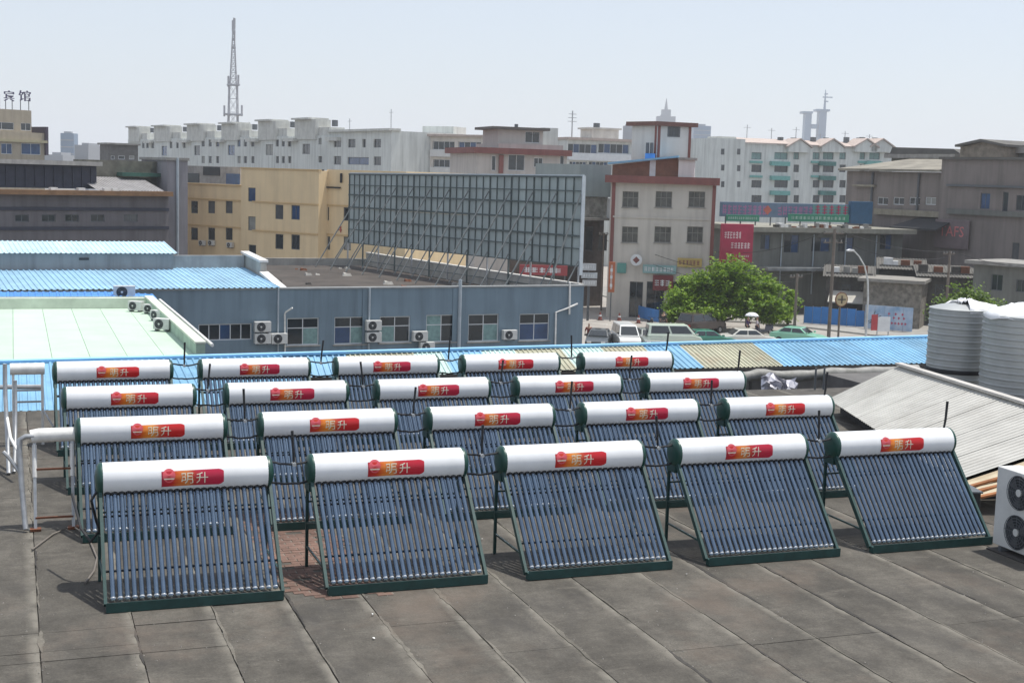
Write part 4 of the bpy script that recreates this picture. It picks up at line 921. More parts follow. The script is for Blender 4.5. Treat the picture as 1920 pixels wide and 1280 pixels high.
for a, b, c, d in shop: B.window((a, b, .05, d), 2, 1, rec=.2, fm=m_dframe)
B.box('red_cornice', m_redt, -.5, B.w+.5, -.7, 10.4, zc+.003, B.Z(1240, 331))
for u in (1148, 1336): s_ = B.S(u, 430); B.box('red_corner_strip', m_redt, s_-.16, s_+.16, -.06, -.003, 3.6, zc-.01)
z = B.Z(1240, 409); B.box('string_course', m_hou, .3, B.w-.3, -.08, .0, z-.08, z+.08)
zr = B.Z(1240, 331)
TY0 = 4.0
t0, tm_, t1 = B.S(1184, 280, TY0), B.S(1231, 280, TY0), B.S(1293, 280, TY0); zt = B.Z(1240, 236, TY0); m_tw = mat('white_tower_render', (.62, .62, .60), .85, var=.06, scale=.5, streak=.2)
cA, cB, cC = Vector((B.S(1184, 280, TY0+2.2), TY0+2.2)), Vector((tm_, TY0)), Vector((B.S(1295, 280, TY0+1.9), TY0+1.9)); cD = cA+cC-cB
MB().slab([tuple(q) for q in (cA, cB, cC, cD)], zr, zt).build('roof_tower', m_tw, B.root)
def onface(p, q, f0, f1, z0, z1, out, th, nm, m, par=None):            # a thin box on the face p-q
    d = (q-p); n_ = Vector((d.y, -d.x)).normalized(); a, b = p+d*f0+n_*out, p+d*f1+n_*out; a2, b2 = a-n_*th, b-n_*th
    return MB().hexa([(a.x, a.y, z0), (b.x, b.y, z0), (b2.x, b2.y, z0), (a2.x, a2.y, z0), (a.x, a.y, z1), (b.x, b.y, z1), (b2.x, b2.y, z1), (a2.x, a2.y, z1)]).build(nm, m, par or B.root)
za_, zb2 = B.Z(1260, 257, TY0+1), B.Z(1260, 238, TY0+1)
fr = onface(cB, cC, .30, .66, za_, zb2, .05, .12, 'window', m_dframe); onface(cB, cC, .34, .47, za_+.1, zb2-.1, .062, .03, 'pane', m_glass, fr); onface(cB, cC, .49, .62, za_+.1, zb2-.1, .062, .03, 'pane', m_glass, fr)
onface(cB, cC, .02, .09, zr, zt-.01, .06, .057, 'red_corner_strip', m_redt); onface(cB, cC, .92, .99, zr, zt-.01, .06, .057, 'red_corner_strip', m_redt); onface(cA, cB, .92, .985, zr, zt-.01, .06, .057, 'red_corner_strip', m_redt)
cen_ = (cA+cC)/2; MB().slab([tuple(cen_+(q-cen_)*1.22) for q in (cA, cB, cC, cD)], zt+.003, B.Z(1240, 228, TY0)).build('tower_roof', mat('dark_red_roof', (.17, .09, .075), .85, var=.15), B.root)
a = B.rect(1148, 303, 1272, 331, 2.5); mb = MB()
m_or = mat('orange_red_brick', (.21, .105, .07), .9, var=.2, scale=1.5); zl_, zr_ = B.Z(1150, 309, 2.5), B.Z(1268, 296, 2.5)
mb.prism([(a[0], zr), (a[1], zr), (a[1], zr_), (a[0], zl_)], 2.5, 3.9); mb.build('brick_room', m_or, B.root)
B.box('doorway', m_frame, B.S(1218, 318, 2.4), B.S(1229, 318, 2.4), 2.42, 2.5, zr, zr+1.5)
MB().hexa([(a[0]-.4, 1.8, zl_+.02), (a[1], 1.8, zr_+.02), (a[1], 3.95, zr_+.02), (a[0]-.4, 3.95, zl_+.02), (a[0]-.4, 1.8, zl_+.2), (a[1], 1.8, zr_+.2), (a[1], 3.95, zr_+.2), (a[0]-.4, 3.95, zl_+.2)]).build('blue_roof', m_blue, B.root)
a = B.rect(1271, 300, 1302, 331, 2.0); B.box('small_room', m_tw, a[0]+.05, a[1], 2.0, 5, zr, a[3]); B.box('small_roof', m_conc, a[0], a[1]+.2, 1.7, 5.2, a[3]+.003, a[3]+.2)
a = B.rect(1210, 285, 1228, 300, 3.4); B.box('blue_tank', m_blu2, a[0], a[1], 2.9, 3.8, a[2], a[2]+.6)
for u in (1214, 1222): s_ = B.S(u, 276, 3.4); MB().tube([(s_, 3.4, a[2]+.5), (s_, 3.4, a[2]+1.6)], .16, 8).build('dark_pipe', m_dframe, B.root)
# shop signs on the house
def sign(label, B, q, m, marks=None, mm=None, dy=-.25, th=.12, cat='sign'):
    a, b, c, d = B.rect(*q, dy); o = thing('shop_sign', label, cat, B.o+B.e*a+B.n*dy+Vector((0, 0, c)), math.atan2(B.e.y, B.e.x))
    MB().box(0, b-a, 0, th, 0, d-c).build('panel', m, o, bevel=.02)
    mb = MB(); rr = random.Random(hash(q) % 1000)
    if marks:
        for (x0, y0, x1, y1, n) in marks:                         # rows of illegible white characters
            for k in range(n):
                xx0 = x0+(x1-x0)*k/n; ww_ = (x1-x0)/n*.74; W_, H_ = b-a, d-c
                for j in range(3):
                    yy = y0+(y1-y0)*(j+rr.uniform(.1, .5))/3; mb.quad(*[((xx0+ww_*e)*W_, -.006, f*H_) for e, f in ((0, yy), (1, yy), (1, yy+(y1-y0)*.13), (0, yy+(y1-y0)*.13))])
                for j in range(2):
                    xx = xx0+ww_*rr.uniform(.05, .8); mb.quad(*[(e*W_, -.008, f*H_) for e, f in ((xx, y0), (xx+ww_*.2, y0), (xx+ww_*.2, y1), (xx, y1))])
        mb.build('characters', mm or m_frame, o)['kind'] = 'stuff'
    return o
def flat(name, c, **k): return mat(name, c, .6, var=.15, scale=1.2, **k)
sign('pale teal shop sign strip on the red corniced house', B, (1205, 497, 1268, 513), flat('teal_sign', (.22, .36, .36)), [(.05, .25, .95, .75, 8)])
sign('yellow shop sign on the red corniced house, beside the teal strip', B, (1270, 484, 1316, 501), flat('yellow_sign', (.48, .36, .12)), [(.06, .25, .94, .75, 6)], m_redt)
sign('dark red shop sign half hidden by the street tree', B, (1224, 516, 1262, 545), flat('maroon_sign', (.16, .03, .035)), [(.1, .3, .9, .7, 3)])
sign('teal sign at the left corner of the red corniced house', B, (1157, 493, 1174, 512), flat('teal_green_sign', (.10, .28, .25)))
o = thing('round_sign', 'round white sign with dark red lozenge at the corniced house front', 'sign', (0, 0, 0), 0); a = B.rect(1182, 477, 1204, 498, -.6); o.location = B.o+B.e*((a[0]+a[1])/2)-B.n*.6+Vector((0, 0, (a[2]+a[3])/2)); o.rotation_euler.z = math.atan2(B.e.y, B.e.x); r_ = (a[1]-a[0])/2
mb = MB(); mb.tube([(0, 0, 0), (0, .1, 0)], r_, 20); mb.build('disc', m_frame, o); MB().poly([(-.6*r_, -.01, 0), (0, -.01, -.6*r_), (.6*r_, -.01, 0), (0, -.01, .6*r_)]).build('lozenge', m_redt, o); MB().beam((0, .1, 0), (0, .6, 0), .06).build('bracket', m_galv, o)

# right-hand apartments with pitched roofs and teal balconies
m_teal = mat('teal_balcony', (.14, .36, .33), .6, var=.15)
B = Bld('gabled_apartments', 'white apartments with salmon gables and teal balconies, right of centre', 'building', (1304, 262), (1672, 275))
cols = [(1409, 1428), (1452, 1477), (1488, 1498), (1524, 1537), (1543, 1563), (1574, 1586), (1612, 1622), (1630, 1650)]; rows_ = [(286, 299), (309, 323), (338, 352), (366, 380)]
ww = winset(B, [(c0, r0_, c1, r1_) for c0, c1 in cols for r0_, r1_ in rows_]+[(1352, 279, 1358, 290), (1352, 309, 1358, 320), (1352, 340, 1358, 350)]); zt = B.Z(1480, 272)
B.wall(B.S(1338, 300), B.w, 0, zt, 12, ww, m_wht, rec=.3)
for k, w_ in enumerate(ww): B.small(w_, rec=.3, fm=m_dframe, pm=m_glass if k % 4 else m_curt)
for c0, c1 in cols[1::3]+cols[4:5]:
    for v in (303, 330, 358): a, b, c, d = B.rect(c0-5, v, c1+5, v+8, -.9); B.box('balcony', m_teal, a, b, -.9, -.02, c, d)
for c0, c1 in cols[:1]+cols[3:4]+cols[6:]:
    for v in (302, 329): a, b, c, d = B.rect(c0-2, v, c1+2, v+4, -.4); B.box('teal_ledge', m_teal, a, b, -.4, -.02, c, d)
sl0 = B.S(1396, 270); mb = MB(); zr2 = B.Z(1440, 262, 4)
mb.hexa([(sl0, -.4, zt+.01), (B.w+.4, -.4, zt+.01), (B.w+.4, 5, zr2), (sl0, 5, zr2), (sl0, -.4, zt+.2), (B.w+.4, -.4, zt+.2), (B.w+.4, 5, zr2+.2), (sl0, 5, zr2+.2)]); mb.build('pitched_roof', m_salm, B.root)
B.box('flat_block', m_wht, B.S(1336, 300)-.5, sl0, -.3, 10, zt-20, B.Z(1365, 260)); [B.small(B.rect(*q, -.3), y0=-.3, rec=.03, fm=m_dframe) for q in ((1352, 279, 1358, 290), (1352, 309, 1358, 320), (1352, 340, 1358, 351), (1382, 279, 1388, 290), (1382, 310, 1388, 321), (1382, 340, 1388, 351))]; B.box('flat_block', m_wh2, B.S(1352, 256), B.S(1385, 256), 1, 6, B.Z(1365, 260)+.003, B.Z(1365, 256))
for u in (1500, 1562, 1625, 1655):
    a, b = B.S(u-22, 270, -1), B.S(u+22, 270, -1); c = (a+b)/2; z_ = B.Z(u, 276, -1); zp = B.Z(u, 262, -1)
    MB().prism([(a+.2, z_-1), (b-.2, z_-1), (b-.2, z_), (c, zp), (a+.2, z_)], -1, 3).build('gable', m_wht, B.root)
    for x0, x1 in ((a-.2, c), (b+.2, c)): MB().hexa([(x0, -1.3, z_-.1), (x1, -1.3, zp+.05), (x1, 4, zp+.05), (x0, 4, z_-.1), (x0, -1.3, z_+.15), (x1, -1.3, zp+.3), (x1, 4, zp+.3), (x0, 4, z_+.15)]).build('gable_roof', m_salm, B.root)
    for q in (-1.6, 1.3): MB().tube([(c+q, 4, zp-1), (c+q, 4, zp+.5)], .6, 10).build('solar_tank', m_dframe, B.root)
for k in range(6):
    s_ = B.S(1400+k*46, 262, 5); hh = R.uniform(1.2, 3); MB().tube([(s_, 5, zr2), (s_, 5, zr2+hh)], .08, 5).build('aerial', m_galv, B.root); MB().beam((s_-.8, 5, zr2+hh*.8), (s_+.8, 5, zr2+hh*.8), .07).build('aerial_arm', m_galv, B.root)
B = Bld('rear_apartment_wing', 'plain white apartment end wall left of the gabled apartments', 'building', (1297, 290), (1342, 292)); B.wall(0, B.w, 0, B.Z(1320, 283), 10, winset(B, [(1305, 300, 1311, 312)]), m_wht); B.small(B.rect(1305, 300, 1311, 312))
B.box('coping', m_wh2, -.2, B.w+.2, -.3, 10.2, B.Z(1320, 283)+.003, B.Z(1320, 283)+.4)

# right-hand industrial sheds
m_in2 = mat('pinkish_grey_render', (.225, .195, .18), .9, var=.08, scale=.4, streak=.3, dirt=.2)
m_in3 = mat('grey_green_render', (.165, .17, .155), .9, var=.12, scale=.5, streak=.35, dirt=.3)
m_rf = mat('dark_weathered_roof', (.115, .11, .10), .9, var=.25, scale=.6, dirt=.4)
B = Bld('factory_hall', 'dark pinkish-grey factory hall with stepped roofs at the right edge', 'building', (1588, 150), (1990, 126))
x1_ = B.S(1772, 340); zA = B.Z(1680, 322); zB = B.Z(1850, 300)
ww = winset(B, [(u, 370, u+20, 384) for u in (1645, 1675, 1705, 1735)]); B.wall(0, x1_, 0, zA, 14, ww, m_in2, 'left_wall')
for w_ in ww: B.small(w_)
w2 = winset(B, [(1838, 362, 1856, 392), (1880, 360, 1890, 398), (1905, 366, 1925, 395), (1897, 455, 1910, 500)], -.6); B.wall(x1_-.02, B.w, 0, zB, 15, w2, m_in2, 'right_wall', y0=-.6)
for w_ in w2: B.small(w_, y0=-.6, fm=m_dframe)
for q in ((1600, 346, 1640, 350), (1640, 394, 1772, 405)): a, b, c, d = B.rect(*q, -.3); B.box('ledge', mat('tan_ledge', (.27, .245, .19), .9, var=.15, streak=.2), a, b, -.45, -.01, c, d)
a, b, c, d = B.rect(1774, 396, 1990, 406, -1); B.box('ledge', m_in3, a, b, -1.0, -.62, c, d); a, b, c, d = B.rect(1774, 348, 1990, 352, -.9); B.box('ledge', m_dframe, a, b, -.9, -.62, c, d)
for u in (1637, 1724): s_ = B.S(u, 345); MB().tube([(s_, -.15, B.Z(u, 395)), (s_, -.15, zA-.1)], .12, 8).build('drain_pipe', m_dframe, B.root)
mb = MB(); zq = B.Z(1690, 300, 9); mb.hexa([(-.6, -.8, zA+.01), (x1_, -.8, zA+.01), (x1_, 9, zq), (1.5, 9, zq), (-.6, -.8, zA+.25), (x1_, -.8, zA+.25), (x1_, 9, zq+.25), (1.5, 9, zq+.25)]); mb.build('lower_roof', mat('tan_grey_roof', (.24, .22, .18), .9, var=.3, scale=.4, dirt=.5), B.root)
a = B.rect(1672, 281, 1800, 302, 9); B.box('monitor_wall', m_in3, a[0], a[1], 9, 15, zq-.5, a[3]-.9); B.box('monitor_roof', m_rf, a[0]-.3, a[1], 8.2, 16, a[3]-.897, a[3]-.4); B.box('monitor_roof', m_conc, a[0]-.3, a[1], 8.1, 8.2, a[3]-.95, a[3]-.5)
MB().prism([(a[0]-.3, a[3]-.39), (a[1], a[3]-.39), ((a[0]+a[1])/2+4, a[3]+.1), ((a[0]+a[1])/2-5, a[3]+.3)], 9, 15).build('monitor_ridge', m_rf, B.root)
a = B.rect(1800, 276, 1884, 302, 3); mb = MB(); mb.prism([(a[0], zB), (a[1], zB), (a[1], a[3]), ((a[0]+a[1])/2, a[3]+.5), (a[0], a[3])], 3, 11); mb.build('brick_penthouse', mat('tan_brick', (.22, .19, .15), .9, var=.35, scale=1.5), B.root)
MB().prism([(a[0]-.4, a[3]+.02), ((a[0]+a[1])/2, a[3]+.52), (a[1]+.4, a[3]+.02), (a[1]+.4, a[3]+.25), ((a[0]+a[1])/2, a[3]+.8), (a[0]-.4, a[3]+.25)], 2.6, 11.4).build('penthouse_roof', m_rf, B.root)
a = B.rect(1884, 272, 1990, 300, 5); B.box('rear_hall', m_in3, a[0]+.1, a[1], 5, 14, zB, a[3]-.8); B.box('rear_hall_roof', m_conc, a[0]+.1, a[1]+.4, 4.5, 15, a[3]-.797, a[3]-.2)
B.box('parapet_cap', m_rf, x1_-.2, B.w, -.9, -.2, zB+.003, zB+.25)
FH = B
# factory sign with red characters
o = sign('grey wall board with red letters on the factory hall', B, (1752, 412, 1816, 466), flat('grey_pink_board', (.16, .125, .13)), dy=-1.0); a = B.rect(1752, 412, 1816, 466, -1.0); mb = MB(); W_, H_ = a[1]-a[0], a[3]-a[2]
add_text(mb, 'TAFS', lambda p, q: (W_*(.14+.72*p), -.008, H_*(.42+.36*q))); mb.build('lettering', flat('red_letters', (.55, .16, .16)), o)
# dark awning and low tiled annexes at its foot
a = B.rect(1672, 410, 1760, 430, -2.5); MB().hexa([(a[0], -2.8, a[2]), (a[1], -2.8, a[2]), (a[1], -.02, a[3]), (a[0]+1.5, -.02, a[3]), (a[0], -2.8, a[2]+.15), (a[1], -2.8, a[2]+.15), (a[1], -.02, a[3]+.15), (a[0]+1.5, -.02, a[3]+.15)]).build('canopy', m_grill, B.root)
A = Bld('low_annex', 'low grey annex with small windows at the foot of the factory hall, far right', 'building', (1838, 122), (1990, 116)); ww = winset(A, [(1858, 514, 1880, 545), (1905, 524, 1925, 548)]); A.wall(0, A.w, 0, A.Z(1900, 500), 6, ww, m_in3)
for w_ in ww: A.small(w_, fm=m_dframe)
A.box('roof_slab', m_conc, -.6, A.w, -.6, 6.2, A.Z(1900, 500)+.003, A.Z(1900, 493))
A = Bld('stone_shed', 'rough stone shed with flat pale roof behind the painted hoarding', 'shed', (1632, 124), (1742, 122)); A.wall(0, A.w, 0, A.Z(1680, 530), 5, [], mat('rough_stone_wall', (.21, .19, .16), .95, var=.45, scale=2.2, bump=.6, dirt=.4)); A.box('roof_slab', mat('pale_flat_roof', (.25, .235, .21), .9, var=.2), -.5, A.w+.3, -.5, 5.2, A.Z(1680, 530)+.003, A.Z(1680, 524))
ww = winset(A, [(1735, 535, 1760, 555)])

for q_, vt_, D_, l_ in (((1560, 1648), 512, 128, 'low dark shed between the street lamp and the stone shed'), ((1735, 1842), 512, 127, 'low dark-roofed shed left of the low grey annex'), ((1660, 1745), 498, 131, 'long dark lean-to above the stone shed')):
    A = Bld('low_shed', l_, 'shed', (q_[0], D_), (q_[1], D_-1)); zt = A.Z((q_[0]+q_[1])/2, vt_); ww = winset(A, [(q_[0]+18, vt_+22, q_[0]+34, vt_+40), (q_[0]+52, vt_+22, q_[0]+68, vt_+40)]); A.wall(0, A.w, 0, zt, 3.5, ww, mat('sooty_wall', (.11, .105, .095), .95, var=.3, streak=.4))
    for w_ in ww: A.small(w_, fm=m_dframe)
    corr((-.3, -1.0, zt-.35), (A.w+.3, -1.0, zt-.35), (A.w+.3, 3.6, zt+.5), (-.3, 3.6, zt+.5), .3, .05).build('sheet_roof', m_rf, A.root)
    for k in range(4): s_ = A.w*(k+R.uniform(.2, .8))/4; A.box('roof_clutter', R.choice([m_rust, m_conc, m_scrap, m_dark]), s_-R.uniform(.2, .6), s_+R.uniform(.2, .5), .2, .9, zt-.1, zt+R.uniform(.35, .7))
# two-storey shop house with roof signs
B = Bld('shop_house', 'long grey-green two-storey shop house below the coloured roof signs', 'building', (1414, 132), (1700, 138))
ww = winset(B, [(1426, 440, 1444, 468), (1470, 440, 1498, 474), (1522, 445, 1556, 472), (1572, 445, 1600, 472), (1650, 440, 1672, 468)]); zt = B.Z(1550, 436); B.wall(0, B.w, 0, zt, 11, ww, m_in3)
for w_ in ww: B.window(w_, 2, 1, fm=m_dframe, pms=[m_glass, m_glassb])
B.box('eave_slab', mat('tan_eave', (.27, .26, .215), .9, var=.15, streak=.2), -.6, B.w+.8, -1.2, 11.3, zt+.003, B.Z(1550, 427)); z = B.Z(1550, 500); B.box('awning', mat('grey_awning', (.25, .26, .26), .8, var=.25, scale=.8, streak=.3), 1, B.w-6, -1.8, -.02, z-.3, z)
for u in (1463, 1523, 1583, 1640): s_ = B.S(u, 485); MB().tube([(s_, -.12, 2.0), (s_, -.12, zt-.2)], .07, 6).build('drain_pipe', m_pipe, B.root)
shop = winset(B, [(1480, 530, 1510, 560), (1570, 525, 1600, 560)]); zt2 = B.Z(1550, 427)
for k in range(24): s_ = B.S(1450+k*7.5, 424); B.box('roof_clutter', R.choice([m_rust, m_dark, m_conc, m_scrap]), s_-R.uniform(.1, .3), s_+R.uniform(.1, .3), -.9, R.uniform(-.6, 0), zt2, zt2+R.uniform(.1, .5))
o = sign('long blue and violet roof sign with a red lozenge above the shop house', B, (1350, 381, 1592, 408), flat('blue_violet_sign', (.13, .19, .27)), [(.02, .15, .36, .8, 9), (.44, .15, .72, .8, 7)], flat('violet_characters', (.38, .16, .30)), dy=3)
a = B.rect(1432, 386, 1448, 402, 2.9); c = ((a[0]+a[1])/2, (a[2]+a[3])/2); r_ = (a[1]-a[0])/2; off = B.rect(1350, 381, 1592, 408, 3); MB().poly([(c[0]-off[0]-r_, -.03, c[1]-off[2]), (c[0]-off[0], -.03, c[1]-off[2]-r_), (c[0]-off[0]+r_, -.03, c[1]-off[2]), (c[0]-off[0], -.03, c[1]-off[2]+r_)]).build('lozenge', flat('lozenge_red', (.5, .14, .10)), o)
MB().box(.71*(off[1]-off[0]), .995*(off[1]-off[0]), -.04, -.005, .05, .93*(off[3]-off[2])).build('teal_panel', flat('teal_panel', (.13, .30, .28)), o)
mb = MB(); rr = random.Random(4)
for k in range(5):
    xx = (.73+.055*k)*(off[1]-off[0])
    for j in range(4): mb.box(xx, xx+.55, -.06, -.045, .25+j*.28, .25+j*.28+.1)
    mb.box(xx+.2, xx+.33, -.075, -.062, .2, 1.35)
mb.build('characters', flat('crimson_characters', (.45, .05, .12)), o)['kind'] = 'stuff'
for q, l in (((1362, 403, 1424, 415), 'left green roof sign strip above the red hoarding'), ((1478, 402, 1592, 416), 'right green roof sign strip below the blue and violet sign')): sign(l, B, q, flat('green_sign', (.04, .22, .14)), [(.05, .3, .95, .7, 14)], flat('pale_green_marks', (.35, .5, .42)), dy=2)
sign('dark blue square roof sign at the right end of the sign row', B, (1596, 378, 1636, 420), flat('deep_blue_sign', (.03, .10, .19)), dy=2.5, th=.6)
for u in range(1360, 1640, 28):
    s_ = B.S(u, 420, 3.2); MB().beam((s_, 3.2, zt2 if s_ > -.5 else 0), (s_, 3.2, B.Z(u, 385, 3.2)), .10).build('sign_post', m_dframe, B.root)
P = Bld('_tmp', '', '', (1352, 120), (1414, 121)); bpy.data.objects.remove(P.root)
o = sign('crimson street hoarding with rows of white characters, above the tree', P, (1353, 420, 1412, 492), flat('crimson_board', (.36, .025, .065)), [(.08, .62, .62, .80, 6), (.30, .36, .93, .52, 6), (.55, .14, .9, .19, 6)], flat('pale_pink_marks', (.66, .50, .52)), dy=0, th=.35)
for x in (.3, P.w-.3): MB().beam((x, .2, GZ-o.location.z), (x, .2, .02), .18).build('post', m_dframe, o)
P2 = Bld('_tmp', '', '', (960, 122), (1110, 122)); bpy.data.objects.remove(P2.root)
for q, m, l in (((974, 497, 1064, 516), flat('red_awning', (.30, .05, .055)), 'red shop sign seen under the billboard, right end'), ((1090, 494, 1118, 507), flat('pale_sign_a', (.42, .44, .46)), 'upper pale sign right of the billboard foot'), ((1090, 511, 1120, 522), flat('pale_sign_b', (.40, .43, .45)), 'middle pale sign right of the billboard foot'), ((1092, 525, 1119, 536), flat('pale_sign_c', (.45, .46, .46)), 'lower pale sign right of the billboard foot'), ((1141, 491, 1153, 548), flat('orange_sign', (.40, .12, .05)), 'tall orange hanging sign left of the corniced house')):
    o = sign(l, P2, q, m, [(.1, .25, .9, .75, 5)] if q[2]-q[0] > 20 else [(.25, .1, .75, .9, 1)], dy=0); a = P2.rect(*q, 0)
    if q[1] > 490 and q[2]-q[0] < 60: MB().beam(((a[1]-a[0])/2, .1, GZ-o.location.z), ((a[1]-a[0])/2, .1, 0), .10).build('post', m_dframe, o)
    elif q[0] == 974:
        for x in (.3, 2.2, 4.1): MB().beam((x, .1, GZ-o.location.z), (x, .1, 0), .12).build('post', m_dframe, o)

# ------------------------------------------------------------------ far skyline
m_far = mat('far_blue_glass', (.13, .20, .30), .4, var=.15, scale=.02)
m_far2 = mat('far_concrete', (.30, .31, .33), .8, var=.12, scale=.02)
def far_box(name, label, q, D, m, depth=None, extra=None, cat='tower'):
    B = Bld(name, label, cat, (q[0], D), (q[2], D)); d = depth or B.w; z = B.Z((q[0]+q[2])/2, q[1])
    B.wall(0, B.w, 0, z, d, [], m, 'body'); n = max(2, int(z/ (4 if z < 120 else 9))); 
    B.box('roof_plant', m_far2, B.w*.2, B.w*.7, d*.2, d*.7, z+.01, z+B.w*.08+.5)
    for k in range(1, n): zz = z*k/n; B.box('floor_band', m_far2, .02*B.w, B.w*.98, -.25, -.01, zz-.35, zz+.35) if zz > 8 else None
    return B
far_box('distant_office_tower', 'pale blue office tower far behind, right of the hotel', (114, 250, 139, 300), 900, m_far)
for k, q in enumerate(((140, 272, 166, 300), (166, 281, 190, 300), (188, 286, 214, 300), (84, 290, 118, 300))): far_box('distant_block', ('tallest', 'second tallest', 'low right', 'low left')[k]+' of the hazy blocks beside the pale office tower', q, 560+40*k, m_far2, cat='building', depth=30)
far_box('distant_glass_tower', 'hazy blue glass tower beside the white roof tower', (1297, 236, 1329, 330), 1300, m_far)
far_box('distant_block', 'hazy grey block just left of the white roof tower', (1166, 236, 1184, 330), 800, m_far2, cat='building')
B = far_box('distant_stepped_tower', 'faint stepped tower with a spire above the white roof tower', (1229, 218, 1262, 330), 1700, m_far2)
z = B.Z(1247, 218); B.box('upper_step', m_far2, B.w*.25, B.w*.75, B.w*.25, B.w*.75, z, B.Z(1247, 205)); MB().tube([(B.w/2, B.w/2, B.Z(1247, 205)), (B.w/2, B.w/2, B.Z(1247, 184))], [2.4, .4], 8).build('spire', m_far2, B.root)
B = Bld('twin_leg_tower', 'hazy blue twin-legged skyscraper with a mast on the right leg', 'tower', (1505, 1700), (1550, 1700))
for (u0_, v0_, u1_, v1_), nm in (((1507, 212, 1519, 340), 'left_leg'), ((1533, 208, 1547, 340), 'right_leg'), ((1519, 233, 1533, 241), 'bridge'), ((1504, 209, 1524, 213), 'left_crown'), ((1530, 205, 1556, 209), 'right_crown')):
    a, b, c, d = B.rect(u0_, v0_, u1_, v1_); 
    if nm.endswith('leg'): c = 0
    B.box(nm, m_far, a+.02, b-.02, 0 if 'crown' not in nm else -1.5, 14 if 'crown' not in nm else 15.5, c, d-.01)
x = B.S(1549, 190); MB().tube([(x, 6, B.Z(1549, 205)), (x, 6, B.Z(1549, 168))], [1.6, .5], 8).build('mast', m_far, B.root)
for v, w_ in ((182, 9), (190, 4), (176, 3)): MB().beam((x-w_*.35, 6, B.Z(1549, v)), (x+w_, 6, B.Z(1549, v)), 1.4).build('mast_arm', m_far, B.root)
# lattice mast
m_lat = mat('lattice_grey', (.42, .42, .44), .6, metal=.2, var=.15)
q0 = at(437, 233, 420); lt = thing('lattice_mast', 'tall grey lattice telecom mast rising behind the white apartment slab', 'mast', (q0.x, q0.y, GZ)); zz_ = lambda v: at(437, v, 420).z-GZ
H0, H1, H2 = 0, zz_(160), zz_(60); wb = 9.5/2568*420
def half(z): return (wb*1.25 + (wb*.75-wb*1.25)*z/H1) if z < H1 else (wb*.62 + (wb*.16-wb*.62)*(z-H1)/(H2-H1))
cs = [(-1, -1), (1, -1), (1, 1), (-1, 1)]
for sx, sy in cs:
    mb = MB(); mb.beam((sx*half(0), sy*half(0), 0), (sx*half(H1-.01), sy*half(H1-.01), H1), .24); mb.build('lower_leg', m_lat, lt)
    MB().beam((sx*half(H1), sy*half(H1), H1), (sx*half(H2), sy*half(H2), H2), .19).build('upper_leg', m_lat, lt)
zs = [H1*.45+H1*.55*k/5 for k in range(6)]+[H1+(H2-H1)*k/9 for k in range(1, 10)]
for z0, z1 in zip(zs, zs[1:]):
    mb = MB(); h0, h1 = half(z0+.01), half(z1-.01)
    for k in range(4):
        a, b = cs[k], cs[(k+1) % 4]; mb.beam((a[0]*h0, a[1]*h0, z0), (b[0]*h1, b[1]*h1, z1), .09); mb.beam((b[0]*h0, b[1]*h0, z0), (a[0]*h1, a[1]*h1, z1), .09); mb.beam((a[0]*h0, a[1]*h0, z0), (b[0]*h0, b[1]*h0, z0), .10)
    mb.build('lattice_bay', m_lat, lt)
for z, s_ in ((H1, 1.5), (zz_(215), 1.9), (H2, 1.8), (H2-5, 1.3)): h = half(z-.1)*s_; MB().box(-h, h, -h, h, z-.25, z+.25).build('platform', m_lat, lt)
MB().tube([(0, 0, H2), (0, 0, zz_(36))], [.35, .15], 6).build('top_rod', m_lat, lt)
for k in range(7):
    z = (zz_(52), zz_(48), zz_(155), zz_(152), zz_(210), zz_(208), zz_(70))[k]; s_ = (-1, 1.3, -1.6, 1.7, -2.0, 2.0, 1)[k]; h = half(min(z, H2))*s_; MB().tube([(h, 0, z-1.5), (h, 0, z+1.8)], .3, 6).build('aerial', m_lat, lt)

# ------------------------------------------------------------------ street
m_pave = mat('pavement_slabs', (.30, .285, .26), .9, var=.15, scale=.8, dirt=.3)
m_kerb = mat('kerb_stone', (.38, .37, .34), .85, var=.12, scale=1)
kp = [on_z(u, v, GZ) for u, v in ((1100, 548), (1172, 566), (1225, 586), (1290, 600), (1420, 606), (1520, 616), (1640, 630), (1760, 636), (1900, 640))]
back = [(p.x+4, p.y+36) for p in kp][::-1]
pv = struct(MB().slab([(p.x, p.y) for p in kp]+back, GZ, GZ+.13).build('pavement', m_pave))
for a, b in zip(kp, kp[1:]):
    mb = MB(); d = (b-a).normalized(); mb.beam(a+Vector((0, -.08, .07))+d*.02, b+Vector((0, -.08, .07))-d*.02, .15, .145); mb.build('kerb', m_kerb, pv)
m_line = mat('worn_white_marking', (.55, .54, .5), .8, var=.25, scale=2)
for k in range(9):
    a = on_z(1105+k*26, 604+k*3.0, GZ+.004); MB().quad((a.x, a.y, GZ+.004), (a.x+.15, a.y-.02, GZ+.004), (a.x+.9, a.y-2.2, GZ+.004), (a.x+.75, a.y-2.2, GZ+.004)).build('lane_marking', m_line, bpy.data.objects['road'])

